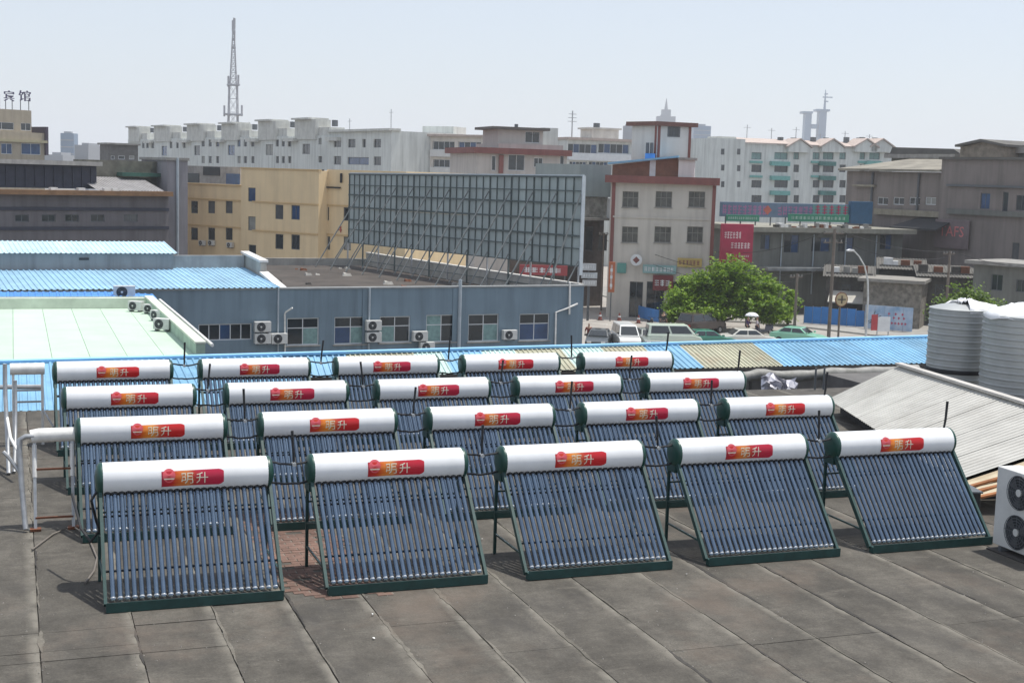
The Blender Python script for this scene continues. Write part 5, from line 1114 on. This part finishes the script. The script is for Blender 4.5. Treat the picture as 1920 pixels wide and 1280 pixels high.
# ---- trees
def leaf_mat(name, c0, c1):
    m = bpy.data.materials.new(name); m.use_nodes = True; t = m.node_tree; N = t.nodes; Lk = t.links; b = N['Principled BSDF']; b.inputs['Roughness'].default_value = .55
    g = N.new('ShaderNodeNewGeometry'); r = N.new('ShaderNodeValToRGB'); Lk.new(g.outputs['Random Per Island'], r.inputs[0])
    r.color_ramp.elements[0].color = (*c0, 1); r.color_ramp.elements[1].color = (*c1, 1)
    Lk.new(r.outputs[0], b.inputs['Base Color']); tr = N.new('ShaderNodeBsdfTranslucent'); Lk.new(r.outputs[0], tr.inputs[0]); mx = N.new('ShaderNodeMixShader'); mx.inputs[0].default_value = .42
    Lk.new(b.outputs[0], mx.inputs[1]); Lk.new(tr.outputs[0], mx.inputs[2]); Lk.new(mx.outputs[0], N['Material Output'].inputs[0]); return m
m_leaf = leaf_mat('leaf_green', (.09, .19, .014), (.28, .42, .03)); m_leaf2 = leaf_mat('leaf_yellow_green', (.07, .14, .02), (.21, .30, .045))
m_bark = mat('bark', (.07, .055, .042), .95, var=.3, scale=6, bump=.5)
def tree(label, base, lobes, D, n, lm, leaf=.34, trunk_r=.22, seed=1, lean=(0, 0)):
    rr = random.Random(seed); o = thing('street_tree', label, 'tree', base); b = Vector(base); mb = MB(); tot = sum(rx*rz for _, rx, _, rz in lobes)
    cen = []
    for (c, rx, ry, rz) in lobes:
        cl = c-b; cen.append((cl, rz)); m_ = int(n*rx*rz/tot); ncl = max(8, m_//34)
        for q in range(ncl):                               # leaf clumps spread through the lobe, denser towards its skin
            v = Vector((rr.gauss(0, 1), rr.gauss(0, 1), rr.gauss(0, 1))).normalized(); rad = rr.random()**.45
            if v.z < -.45: rad *= .8
            cc = cl+Vector((v.x*rx, v.y*ry, v.z*rz))*rad*rr.uniform(.85, 1.08); cr = rr.uniform(.3, .62)
            for j in range(34):
                w_ = Vector((rr.gauss(0, 1), rr.gauss(0, 1), rr.gauss(0, .8)))*cr*.5; p = cc+w_
                a = Vector((rr.gauss(0, 1), rr.gauss(0, 1), rr.gauss(0, .55))).normalized(); u_ = a.cross(Vector((rr.gauss(0, .5), rr.gauss(0, .5), 1))).normalized(); s_ = leaf*rr.uniform(.6, 1.25)
                mb.quad(p-a*s_*.5, p+u_*s_*.3, p+a*s_*.5, p-u_*s_*.3)
    mb.build('crown', lm, o)
    t0 = Vector((0, 0, 0)); fork = Vector((lean[0], lean[1], min(c.z-r*.3 for c, r in cen)*.75))
    MB().tube([t0, t0.lerp(fork, .4)+Vector((.05, 0, 0)), fork], [trunk_r*1.25, trunk_r, trunk_r*.85], 9).build('trunk', m_bark, o, True)
    for c, r in cen: MB().tube([fork*.96, fork.lerp(c, .5)+Vector((rr.uniform(-.2, .2), 0, .15)), c], [trunk_r*.55, trunk_r*.35, .05], 7).build('limb', m_bark, o, True)
    return o
def lobe(u, v, ru, rv, D, k=.8): c = at(u, v, D); s_ = D/FPX; return (c, ru*s_, max(ru, rv)*s_*k, rv*s_)
D = 119.0
tree('broad green street tree among the parked vehicles', on_z(1343, 621, GZ), [lobe(1375, 524, 62, 44, D), lobe(1310, 540, 48, 36, D+1), lobe(1280, 570, 40, 34, D), lobe(1265, 588, 24, 18, D-1), lobe(1330, 582, 60, 28, D-1), lobe(1405, 570, 52, 34, D-.5), lobe(1445, 584, 38, 30, D), lobe(1430, 540, 38, 30, D+1), lobe(1345, 548, 50, 40, D)], D, 30000, m_leaf, lean=(.5, .2))
b2 = at(1806, 560, 88); tree('yellow-green bushy tree behind the steel water tanks', (b2.x, b2.y, GZ), [lobe(1806, 562, 52, 28, 88), lobe(1768, 588, 30, 26, 88), lobe(1850, 580, 34, 26, 88), lobe(1800, 600, 60, 30, 88)], 88, 6500, m_leaf2, leaf=.24, seed=4)
b2 = at(1478, 575, 124); tree('small dark tree right of the broad street tree', (b2.x, b2.y, GZ), [lobe(1484, 560, 16, 16, 124), lobe(1474, 590, 14, 18, 124)], 124, 1200, m_leaf, seed=9, trunk_r=.12)

# ---- vehicles
m_tyre = mat('tyre_rubber', (.02, .02, .02), .85); m_rim = mat('wheel_rim', (.4, .4, .4), .4, metal=.6); m_lamp = mat('lamp_lens', (.75, .75, .72), .15); m_tail = mat('tail_lamp_red', (.35, .02, .02), .3); m_cg = mat('car_glass', (.02, .026, .03), .05, var=0, spec=.9)
def paint(n, c): return mat('car_paint_'+n, c, .35, var=.04, coat=.7)
def vehicle(label, u, v, rz, kind, pm, name='parked_car', cat='car', group='vehicles parked along the street'):
    p = on_z(u, v, GZ); o = thing(name, label, cat, (p.x, p.y, GZ), rz, group)
    if kind == 'sedan': Ln, W_, prof = 4.4, 1.7, [(-2.2, .35), (-2.2, .82), (-2.05, .95), (-1.35, 1.0), (.75, .98), (1.7, .86), (2.15, .72), (2.2, .35)]; cab = (-1.65, .95, 1.0, -1.0, .30, 1.42)
    elif kind == 'van': Ln, W_, prof = 4.3, 1.65, [(-2.15, .35), (-2.15, 1.1), (1.35, 1.1), (2.0, .95), (2.15, .75), (2.15, .35)]; cab = (-2.12, 1.65, 1.1, -2.0, .95, 1.85)
    else: Ln, W_, prof = 4.5, 1.8, [(-2.2, .4), (-2.2, 1.05), (1.0, 1.08), (2.0, .98), (2.2, .8), (2.2, .4)]; cab = (-2.1, 1.15, 1.06, -1.85, .45, 1.75)
    h = W_/2; MB().prism(prof, -h, h).build('body', pm, o, bevel=.06)
    x0, x1, z0, t0, t1, z1 = cab; a = h-.04; c = h-.2
    MB().hexa([(x0, -a, z0-.02), (x1, -a, z0-.02), (x1, a, z0-.02), (x0, a, z0-.02), (t0, -c, z1), (t1, -c, z1), (t1, c, z1), (t0, c, z1)]).build('cabin', pm, o, bevel=.05)
    def lerp3(p, q, f): return Vector(p).lerp(Vector(q), f)
    for s_ in (-1, 1):                                  # side glass in two panes
        A, B_, C, D_ = (x0, s_*a, z0), (x1, s_*a, z0), (t1, s_*c, z1), (t0, s_*c, z1); A, B_, C, D_ = map(Vector, (A, B_, C, D_)); nn = Vector((0, s_*.012, .003))
        for f0, f1 in ((.06, .47), (.51, .94)):
            lo0, lo1 = A.lerp(B_, f0), A.lerp(B_, f1); hi0, hi1 = D_.lerp(C, f0), D_.lerp(C, f1)
            MB().quad(*[q+nn for q in (lo0.lerp(hi0, .12), lo1.lerp(hi1, .12), lo1.lerp(hi1, .86), lo0.lerp(hi0, .86))]).build('side_window', m_cg, o)
        for xw in (-Ln*.31, Ln*.31):
            w_ = MB().tube([(xw, s_*(h-.18), .31), (xw, s_*(h+.01), .31)], .31, 16).build('wheel', m_tyre, o); MB().tube([(xw, s_*(h-.0), .31), (xw, s_*(h+.02), .31)], .18, 12).build('rim', m_rim, w_)
        MB().box(Ln/2-.06, Ln/2+.015, s_*h*.62-.16, s_*h*.62+.16, .60, .74).build('headlight', m_lamp, o); MB().box(-Ln/2-.015, -Ln/2+.05, s_*h*.74-.12, s_*h*.74+.12, .66, .86).build('tail_light', m_tail, o)
        MB().box(x1-.05, x1+.1, s_*(h+.02), s_*(h+.16), z0, z0+.13).build('mirror', pm, o)
    for (xb, xt, sg_, nm) in ((x1, t1, 1, 'windscreen'), (x0, t0, -1, 'rear_window')):
        A, B_, C, D_ = [Vector(q) for q in ((xb, -a, z0), (xb, a, z0), (xt, c, z1), (xt, -c, z1))]; nn = Vector((sg_*.014, 0, .006))
        MB().quad(*[q+nn for q in (A.lerp(B_, .07).lerp(D_.lerp(C, .07), .1), A.lerp(B_, .93).lerp(D_.lerp(C, .93), .1), A.lerp(B_, .93).lerp(D_.lerp(C, .93), .88), A.lerp(B_, .07).lerp(D_.lerp(C, .07), .88))]).build(nm, m_cg, o)
    MB().box(Ln/2-.02, Ln/2+.05, -h*.9, h*.9, .36, .52).build('front_bumper', m_dframe, o); MB().box(-Ln/2-.05, -Ln/2+.02, -h*.9, h*.9, .36, .52).build('rear_bumper', m_dframe, o)
    return o
PI = math.pi
vehicle('dark grey saloon at the left end of the parked vehicles', 1122, 652, -PI/2-.5, 'sedan', paint('dark_grey', (.05, .06, .065)))
vehicle('white van facing the camera, second from the left end', 1172, 652, -PI/2-.25, 'van', paint('white', (.72, .73, .72)), 'parked_van', 'van')
vehicle('grey-green saloon between the two white vans', 1215, 650, -PI/2-.2, 'sedan', paint('grey_green', (.18, .21, .19)))
vehicle('white and pale green van side-on, left of the green saloon', 1261, 652, -.25, 'van', paint('cream_green', (.60, .68, .58)), 'parked_van', 'van')
vehicle('green saloon side-on, in front of the broad street tree', 1325, 652, -.15, 'sedan', paint('green', (.03, .20, .14)))
vehicle('white saloon right of the green saloon', 1404, 650, -.2, 'sedan', paint('cream', (.68, .66, .60)))
vehicle('dark brown off-roader under the broad street tree', 1314, 624, .35, 'suv', paint('dark_brown', (.05, .035, .03)))
vehicle('pale green taxi at the right, beyond the thin pole', 1497, 646, -.9, 'sedan', paint('pale_green', (.25, .55, .40)))
# scooters
def scooter(label, u, v, rz):
    p = on_z(u, v, GZ); o = thing('scooter', label, 'scooter', (p.x, p.y, GZ), rz, 'scooters at the kerb'); pm = paint('scooter_'+str(u), R.choice([(.04, .04, .05), (.25, .03, .03), (.06, .07, .10)]))
    for x in (-.55, .6):
        w_ = MB().tube([(x, -.05, .24), (x, .05, .24)], .24, 14).build('wheel', m_tyre, o); MB().tube([(x, -.055, .24), (x, .055, .24)], .12, 10).build('rim', m_rim, w_)
    MB().prism([(-.8, .5), (-.75, .78), (-.1, .72), (-.05, .35), (.3, .3), (.42, .9), (.52, .9), (.56, .35), (.3, .2), (-.3, .2), (-.5, .35)], -.13, .13).build('body', pm, o, bevel=.03)
    MB().prism([(-.78, .79), (-.12, .74), (-.1, .82), (-.75, .88)], -.15, .15).build('seat', m_black, o); MB().tube([(.6, 0, .24), (.44, 0, 1.0)], .03, 6).build('fork', m_galv, o); MB().tube([(.38, -.33, 1.04), (.44, 0, 1.0), (.38, .33, 1.04)], .022, 6).build('handlebar', m_black, o); MB().tube([(.5, 0, .88), (.58, 0, .87)], .08, 8).build('headlight', m_lamp, o)
scooter('left scooter of the three behind the white van', 1219, 618, .9); scooter('middle scooter of the three behind the white van', 1240, 619, 1.3); scooter('right scooter of the three behind the white van', 1255, 617, .4)
scooter('scooter parked alone right of the broad tree', 1432, 626, 2.6)
for (u, v), l in (((1125, 600), 'left traffic cone on the road beside the grey-blue building'), ((1161, 602), 'middle traffic cone on the open road'), ((1197, 606), 'right traffic cone on the open road')):
    p = on_z(u, v, GZ); o = thing('traffic_cone', l, 'traffic cone', p); MB().tube([(0, 0, .03), (0, 0, .75)], [.2, .05], 12).build('cone', mat('dull_red_cone', (.22, .06, .045), .7), o, True); MB().box(-.26, .26, -.26, .26, 0, .03).build('base', m_black, o); MB().tube([(0, 0, .36), (0, 0, .5)], [.145, .11], 12, False).build('band', m_frame, o, True)
# ---- people
m_skin = mat('skin', (.42, .26, .18), .6, var=.05); m_hair = mat('black_hair', (.012, .01, .01), .6); 
def skin(name, pts, edges, m, parent, root=0):
    me = bpy.data.meshes.new(name); me.from_pydata([p[:3] for p in pts], edges, []); o = bpy.data.objects.new(name, me); COL.objects.link(o)
    sk = o.modifiers.new('skin', 'SKIN'); 
    for i, p in enumerate(pts): me.skin_vertices[0].data[i].radius = (p[3], p[3] if len(p) < 5 else p[4])
    me.skin_vertices[0].data[root].use_root = True; ss = o.modifiers.new('sub', 'SUBSURF'); ss.levels = 1; ss.render_levels = 1
    bpy.context.view_layer.update(); m2 = bpy.data.meshes.new_from_object(o.evaluated_get(bpy.context.evaluated_depsgraph_get())); bpy.data.objects.remove(o); m2.materials.append(m); m2.polygons.foreach_set('use_smooth', [True]*len(m2.polygons))
    return link(name, m2, parent)
def person(label, u, v, rz, shirt, trousers, umbrella=False, stride=.18):
    p = on_z(u, v, GZ); o = thing('person', label, 'person', p, rz, 'people on the street'); s_ = stride
    up = umbrella
    hand = (.22, -.22, 1.32) if up else (-.28, -.05, .82); el = (.30, -.1, 1.08) if up else (-.30, .04, 1.10)
    pts = [(0, 0, .95, .13, .10), (0, 0, 1.2, .14, .1), (0, 0, 1.42, .15, .10), (0, 0, 1.5, .055), (0, -.02, 1.62, .085), (0, -.02, 1.72, .07),
           (.19, 0, 1.40, .055), (el[0] if up else .28, el[1] if up else .05, el[2] if up else 1.12, .042), (hand[0] if up else .27, hand[1] if up else -.08, hand[2] if up else .86, .034),
           (-.19, 0, 1.40, .055), (-.28, -.03, 1.12, .042), (-.27, -.14, .88, .034),
           (.09, 0, .88, .085), (.10, -s_*.6, .48, .062), (.10, -s_*.9, .08, .045), (.10, -s_*.9-.14, .04, .04),
           (-.09, 0, .88, .085), (-.10, s_*.3, .48, .062), (-.10, s_*1.0, .10, .045), (-.10, s_*1.0-.13, .05, .04)]
    ed = [(0, 1), (1, 2), (2, 3), (3, 4), (4, 5), (2, 6), (6, 7), (7, 8), (2, 9), (9, 10), (10, 11), (0, 12), (12, 13), (13, 14), (14, 15), (0, 16), (16, 17), (17, 18), (18, 19)]
    skin('body', pts, ed, m_skin, o)
    g = .018
    sp_ = [(0, 0, .92, .145, .12), (0, 0, 1.2, .16, .12), (0, 0, 1.42, .165, .115), (pts[6][0], 0, 1.40, .075), (pts[7][0], pts[7][1], pts[7][2], .06), (-.19, 0, 1.40, .075), (-.28, -.03, 1.12, .06)]
    skin('shirt', sp_, [(0, 1), (1, 2), (2, 3), (3, 4), (2, 5), (5, 6)], shirt, o)
    tp_ = [(0, 0, .95, .145, .12)]+[(x[0], x[1], x[2], x[3]+g) for x in (pts[12], pts[13], pts[14], pts[16], pts[17], pts[18])]
    skin('trousers', tp_, [(0, 1), (1, 2), (2, 3), (0, 4), (4, 5), (5, 6)], trousers, o)
    skin('hair', [(0, .02, 1.66, .085), (0, .01, 1.735, .085)], [(0, 1)], m_hair, o)
    for sx in (-1, 1): MB().tube([(sx*.03, -.10, 1.655), (sx*.03, -.108, 1.655)], .012, 6).build('eye', m_hair, o)
    for h_, sx in ((pts[8], 1), (pts[11], -1)):
        for k in range(4): MB().tube([(h_[0]+(k-1.5)*.017, h_[1], h_[2]-.01), (h_[0]+(k-1.5)*.018, h_[1]-.02, h_[2]-(.07+.01*(k in (1, 2)))*(-.2 if up and sx > 0 else 1))], .008, 5).build('finger', m_skin, o)
        MB().tube([(h_[0]-sx*.03, h_[1], h_[2]), (h_[0]-sx*.05, h_[1]-.03, h_[2]-.03)], .009, 5).build('thumb', m_skin, o)
    if umbrella:
        hp = Vector(pts[8][:3]); q = o.matrix_world; M = Matrix.Translation(p) @ Matrix.Rotation(rz, 4, 'Z'); w_ = M @ hp
        um = thing('umbrella', 'open white umbrella held over the person right of the broad tree', 'umbrella', w_); MB().tube([(0, 0, -.12), (0, 0, .78)], .012, 6).build('shaft', m_galv, um); MB().tube([(0, 0, -.12), (.04, 0, -.17), (.08, 0, -.12)], .014, 6).build('handle', m_black, um)
        mb = MB(); n = 8; mb.v.append((0, 0, .76))
        for ring, (rr_, zz) in enumerate(((.28, .72), (.5, .6), (.62, .46))):
            for k in range(n*2): t = PI*k/n; f = 1 if k % 2 == 0 else .95; mb.v.append((rr_*f*math.cos(t), rr_*f*math.sin(t), zz+(.0 if k % 2 == 0 else .015)))
        m_ = n*2; mb.f = [(0, 1+k, 1+(k+1) % m_) for k in range(m_)]+[(1+r_*m_+k, 1+(r_+1)*m_+k, 1+(r_+1)*m_+(k+1) % m_, 1+r_*m_+(k+1) % m_) for r_ in range(2) for k in range(m_)]
        c_ = mb.build('canopy', mat('white_umbrella_cloth', (.8, .8, .8), .6), um, True); c_.modifiers.new('t', 'SOLIDIFY').thickness = .008
    return o
cl = lambda n, c: mat('cloth_'+n, c, .85, var=.1, scale=8)
person('person in dark violet top walking under the white umbrella', 1401, 632, .6, cl('violet', (.08, .05, .12)), cl('black', (.02, .02, .025)), True)
person('person in pale shirt walking just right of the umbrella', 1418, 632, 1.1, cl('pale', (.55, .5, .55)), cl('navy', (.03, .03, .06)))
person('person in dark red top beside the dark grey saloon', 1103, 648, -.5, cl('dark_red', (.20, .04, .04)), cl('black', (.02, .02, .025)), stride=.05)
person('person in black standing by the middle scooter', 1243, 622, 2.2, cl('black2', (.03, .03, .03)), cl('grey', (.12, .12, .12)), stride=.04)

# ---- poles, lamp, signs
def zat(u, v, D): return at(u, v, D).z
m_pole = mat('weathered_pole', (.15, .125, .105), .85, var=.2, scale=3)
def pole(name, label, u, vb, vt, r=.13, arms=(), m=None, cat='pole', D=None):
    p = on_z(u, vb, GZ) if D is None else at(u, vb, D); DD = (p-CAM).dot(FW); h = zat(u, vt, DD)-GZ; o = thing(name, label, cat, (p.x, p.y, GZ)); MB().tube([(0, 0, 0), (0, 0, h)], [r, r*.75], 10).build('shaft', m or m_pole, o, True)
    for f, l in arms:
        MB().beam((-l/2, .12, h*f), (l/2, .12, h*f), .10).build('cross_arm', m_pole, o)
        for x in (-l*.42, -l*.18, l*.18, l*.42): MB().tube([(x, .12, h*f+.05), (x, .12, h*f+.22)], .05, 6).build('insulator', m_conc, o)
    return o, p, h
P1 = pole('utility_pole', 'tall utility pole in front of the shop house', 1553, 642, 428, .15, ((.96, 1.8), (.88, 1.8)))
P2_ = pole('utility_pole', 'shorter utility pole left of the round yellow sign', 1488, 642, 512, .13, ((.95, 1.2),))
P3 = pole('utility_pole', 'utility pole before the factory hall at the far right', 1770, 636, 470, .13, ((.97, 1.2),))
P4 = pole('lamp_pole', 'slim dark pole on the open road right of the billboard', 1127, 582, 436, .10, ((.98, .9),))
P5, q5, h5 = pole('sign_pole', 'pole carrying a round tan sign before the blue hoarding', 1571, 642, 546, .09)
zc = zat(1570, 560, (q5-CAM).dot(FW))-GZ; r_ = 12/FPX*(q5-CAM).dot(FW)
MB().tube([(0, -.12, zc), (0, -.20, zc)], r_, 22).build('round_sign', mat('tan_sign', (.42, .34, .20), .7, var=.15), P5); MB().tube([(0, -.10, zc), (0, -.19, zc)], r_*1.12, 22).build('sign_rim', m_rust, P5)
MB().beam((-r_*.7, -.21, zc), (r_*.7, -.21, zc), .09).build('sign_mark', m_dark, P5); MB().beam((0, -.215, zc-r_*.6), (0, -.215, zc+r_*.6), .08).build('sign_mark', m_dark, P5)
p = on_z(1623, 634, GZ); DD = (p-CAM).dot(FW); lp = thing('street_lamp', 'pale curved street lamp in front of the shop house', 'street lamp', (p.x, p.y, GZ)); pts = []
for u, v in ((1623, 634), (1623, 560), (1620, 525), (1611, 497), (1598, 479), (1588, 470), (1580, 467)):
    s_ = (u-1623)/FPX*DD; pts.append((s_, 0, zat(u, v, DD)-GZ if v < 634 else 0))
MB().tube(pts, [.11, .09, .075, .065, .06, .055, .05], 10).build('mast', mat('pale_lamp_metal', (.55, .57, .57), .5, metal=.3), lp, True)
e = pts[-1]; MB().prism([(e[0]+.25, e[2]+.05), (e[0]-.15, e[2]+.10), (e[0]-.42, e[2]+.02), (e[0]-.42, e[2]-.05), (e[0]+.2, e[2]-.08)], -.14, .14).build('lamp_head', mat('lamp_white', (.75, .76, .76), .4), lp, bevel=.03); MB().box(e[0]-.38, e[0]+.05, -.1, .1, e[2]-.11, e[2]-.07).build('lens', m_lamp, lp)
def wire(label, a, b, sag=.6):
    a, b = Vector(a), Vector(b); pts = [a.lerp(b, f)-Vector((0, 0, sag*4*f*(1-f))) for f in [k/14 for k in range(15)]]
    return tag(MB().tube(pts, .022, 5).build('power_line', m_wire, None, True), label, 'cable', 'overhead power lines')
top = lambda P, f, dx=0: (P[1].x+dx, P[1].y+.12, GZ+P[2]*f+.2)
wire('upper overhead cable between the tall pole and the far right pole', top(P1, .96, .7), top(P3, .97, .4), .5); wire('lower overhead cable between the tall pole and the far right pole', top(P1, .88, .7), top(P3, .9, -.4), .7)
wire('overhead cable between the shorter pole and the tall pole', top(P2_, .95, .4), top(P1, .7, -.2), .3)
wire('long overhead cable across the corniced house front', top(P4, .98, .3), top(P2_, .95, -.4), 1.2); wire('lower long overhead cable across the corniced house front', top(P4, .9, .1), top(P2_, .85, -.2), 1.6)
wire('overhead cable from the tall pole to the corniced house', top(P1, .96, -.7), at(1336, 470, 126), .8); wire('overhead cable running right from the far right pole', top(P3, .97, .4), at(1990, 505, 105), .4)

# ---- hoardings and mural
H = Bld('blue_hoarding', 'bright blue site hoarding behind the round tan sign', 'hoarding', (1522, 124), (1637, 122), GZ+.13)
m_hb = mat('blue_hoarding_paint', (.03, .17, .46), .55, var=.12, scale=.8, rnd=.12, streak=.15); n = 7; hz = H.Z(1580, 577)
for k in range(n): x0, x1 = H.w*k/n, H.w*(k+1)/n; H.box('panel', m_hb, x0+.02, x1-.02, R.uniform(-.03, .0), .05, .05, hz*(1 if k else 1.04)-R.uniform(0, .25)); H.box('post', m_galv, x0-.03, x0+.03, .055, .12, 0, hz)
H = Bld('painted_hoarding', 'pale blue painted hoarding with red marks and dark branches, right of the blue hoarding', 'hoarding', (1638, 121), (1729, 119), GZ+.13); hz = H.Z(1680, 575); n = 5
def mural(c):
    m = bpy.data.materials.new('mural_paint'); m.use_nodes = True; t = m.node_tree; N = t.nodes; b = N['Principled BSDF']; b.inputs['Roughness'].default_value = .7; g = N.new('ShaderNodeNewGeometry')
    nz = N.new('ShaderNodeTexNoise'); nz.inputs['Scale'].default_value = .9; nz.inputs['Detail'].default_value = 5; t.links.new(g.outputs['Position'], nz.inputs[0]); rp = N.new('ShaderNodeValToRGB'); t.links.new(nz.outputs[0], rp.inputs[0])
    e = rp.color_ramp.elements; e[0].position = .3; e[0].color = (.16, .30, .48, 1); e[1].position = .75; e[1].color = (.55, .60, .66, 1); x = e.new(.5); x.color = (.34, .45, .60, 1); t.links.new(rp.outputs[0], b.inputs[0]); return m
mm_ = mural(0)
for k in range(n): x0, x1 = H.w*k/n, H.w*(k+1)/n; H.box('panel', mm_, x0+.012, x1-.012, 0, .05, .05, hz); H.box('post', m_galv, x0-.03, x0+.03, .055, .12, 0, hz)
rr = random.Random(12); br = MB()
for k in range(5):
    a = Vector((H.w*rr.uniform(.02, .22), -.012, hz*rr.uniform(.1, .5))); q = [a]
    for j in range(4): q.append(q[-1]+Vector((rr.uniform(.05, .35), 0, rr.uniform(.05, .28))))
    br.tube([x for x in q], .025, 4)
br.build('painted_branches', m_dark, H.root)['kind'] = 'stuff'
mk = MB()
for z_, n_ in ((.52, 4), (.30, 6), (.68, 3)):
    for k in range(n_):
        x = H.w*(.48+.42*k/n_); mk.box(x, x+H.w*.05, -.012, -.004, hz*z_, hz*(z_+.035)); mk.box(x+.05, x+.12, -.02, -.013, hz*(z_-.04), hz*(z_+.07))
mk.build('red_characters', flat('mural_red', (.45, .06, .12)), H.root)['kind'] = 'stuff'
H = Bld('blue_hoarding', 'short blue hoarding left of the broad street tree', 'hoarding', (1207, 125), (1246, 121), GZ+.13)
for k in range(3): H.box('panel', m_hb, H.w*k/3+.01, H.w*(k+1)/3-.01, 0, .05, .02, 1.1)
for x in (.1, H.w-.1): H.box('post', m_galv, x-.03, x+.03, .055, .12, 0, 1.15)
H = Bld('lean_to_stall', 'dark stall with pale awning behind the blue hoarding', 'stall', (1572, 127), (1640, 126), GZ+.13); za = H.Z(1605, 549); H.wall(0, H.w, 0, za-.4, 3, [], m_dark); MB().hexa([(-.2, -1.6, za-.9), (H.w+.2, -1.6, za-.9), (H.w+.2, .5, za), (-.2, .5, za), (-.2, -1.6, za-.8), (H.w+.2, -1.6, za-.8), (H.w+.2, .5, za+.1), (-.2, .5, za+.1)]).build('awning', mat('pale_awning', (.45, .43, .38), .8, var=.2, scale=1), H.root)
for x in (0, H.w): H.box('post', m_galv, x-.04, x+.04, -1.5, -1.42, 0, za-.88)
H = Bld('kiosk', 'grey kiosk with teal front left of the broad street tree', 'kiosk', (1178, 128), (1206, 127), GZ+.13); ww = winset(H, [(1184, 548, 1200, 566)]); H.wall(0, H.w, 0, H.Z(1192, 534), 2.5, ww, flat('kiosk_grey', (.26, .29, .30)))
for w_ in ww: H.small(w_)
H.box('roof', m_frame, -.3, H.w+.3, -.6, 2.7, H.Z(1192, 534)+.003, H.Z(1192, 534)+.15)
bs = on_z(1655, 634, GZ+.13); o = thing('notice_board', 'small white notice board with red side in front of the hoardings', 'sign', (bs.x-1, bs.y-1.5, GZ)); MB().box(-.65, .55, -.04, .04, .9, 2.1).build('board', m_frame, o); MB().box(-1.25, -.68, -.04, .04, 1.0, 2.3).build('red_board', flat('notice_red', (.4, .05, .06)), o)
for x in (-.6, .5): MB().beam((x, .08, 0), (x, .08, 1.9), .07).build('post', m_galv, o)
# ------------------------------------------------------------------ haze
hz_ = MB().box(-2700, 3700, -600, 5700, GZ-1.02, 135).build('haze', None) if False else None
hm = bpy.data.materials.new('haze_air'); hm.use_nodes = True; N = hm.node_tree.nodes; N.remove(N['Principled BSDF']); v = N.new('ShaderNodeVolumePrincipled'); v.inputs['Color'].default_value = (.93, .96, 1.0, 1); v.inputs['Density'].default_value = .00028; v.inputs['Anisotropy'].default_value = .25
hm.node_tree.links.new(v.outputs[0], N['Material Output'].inputs['Volume'])
hz_ = MB().box(-2700, 3700, -600, 5700, GZ-1.02, 140).build('haze', hm); hz_['kind'] = 'stuff'; hz_['label'] = 'thin pale summer haze filling the air over the city'; hz_['category'] = 'haze'
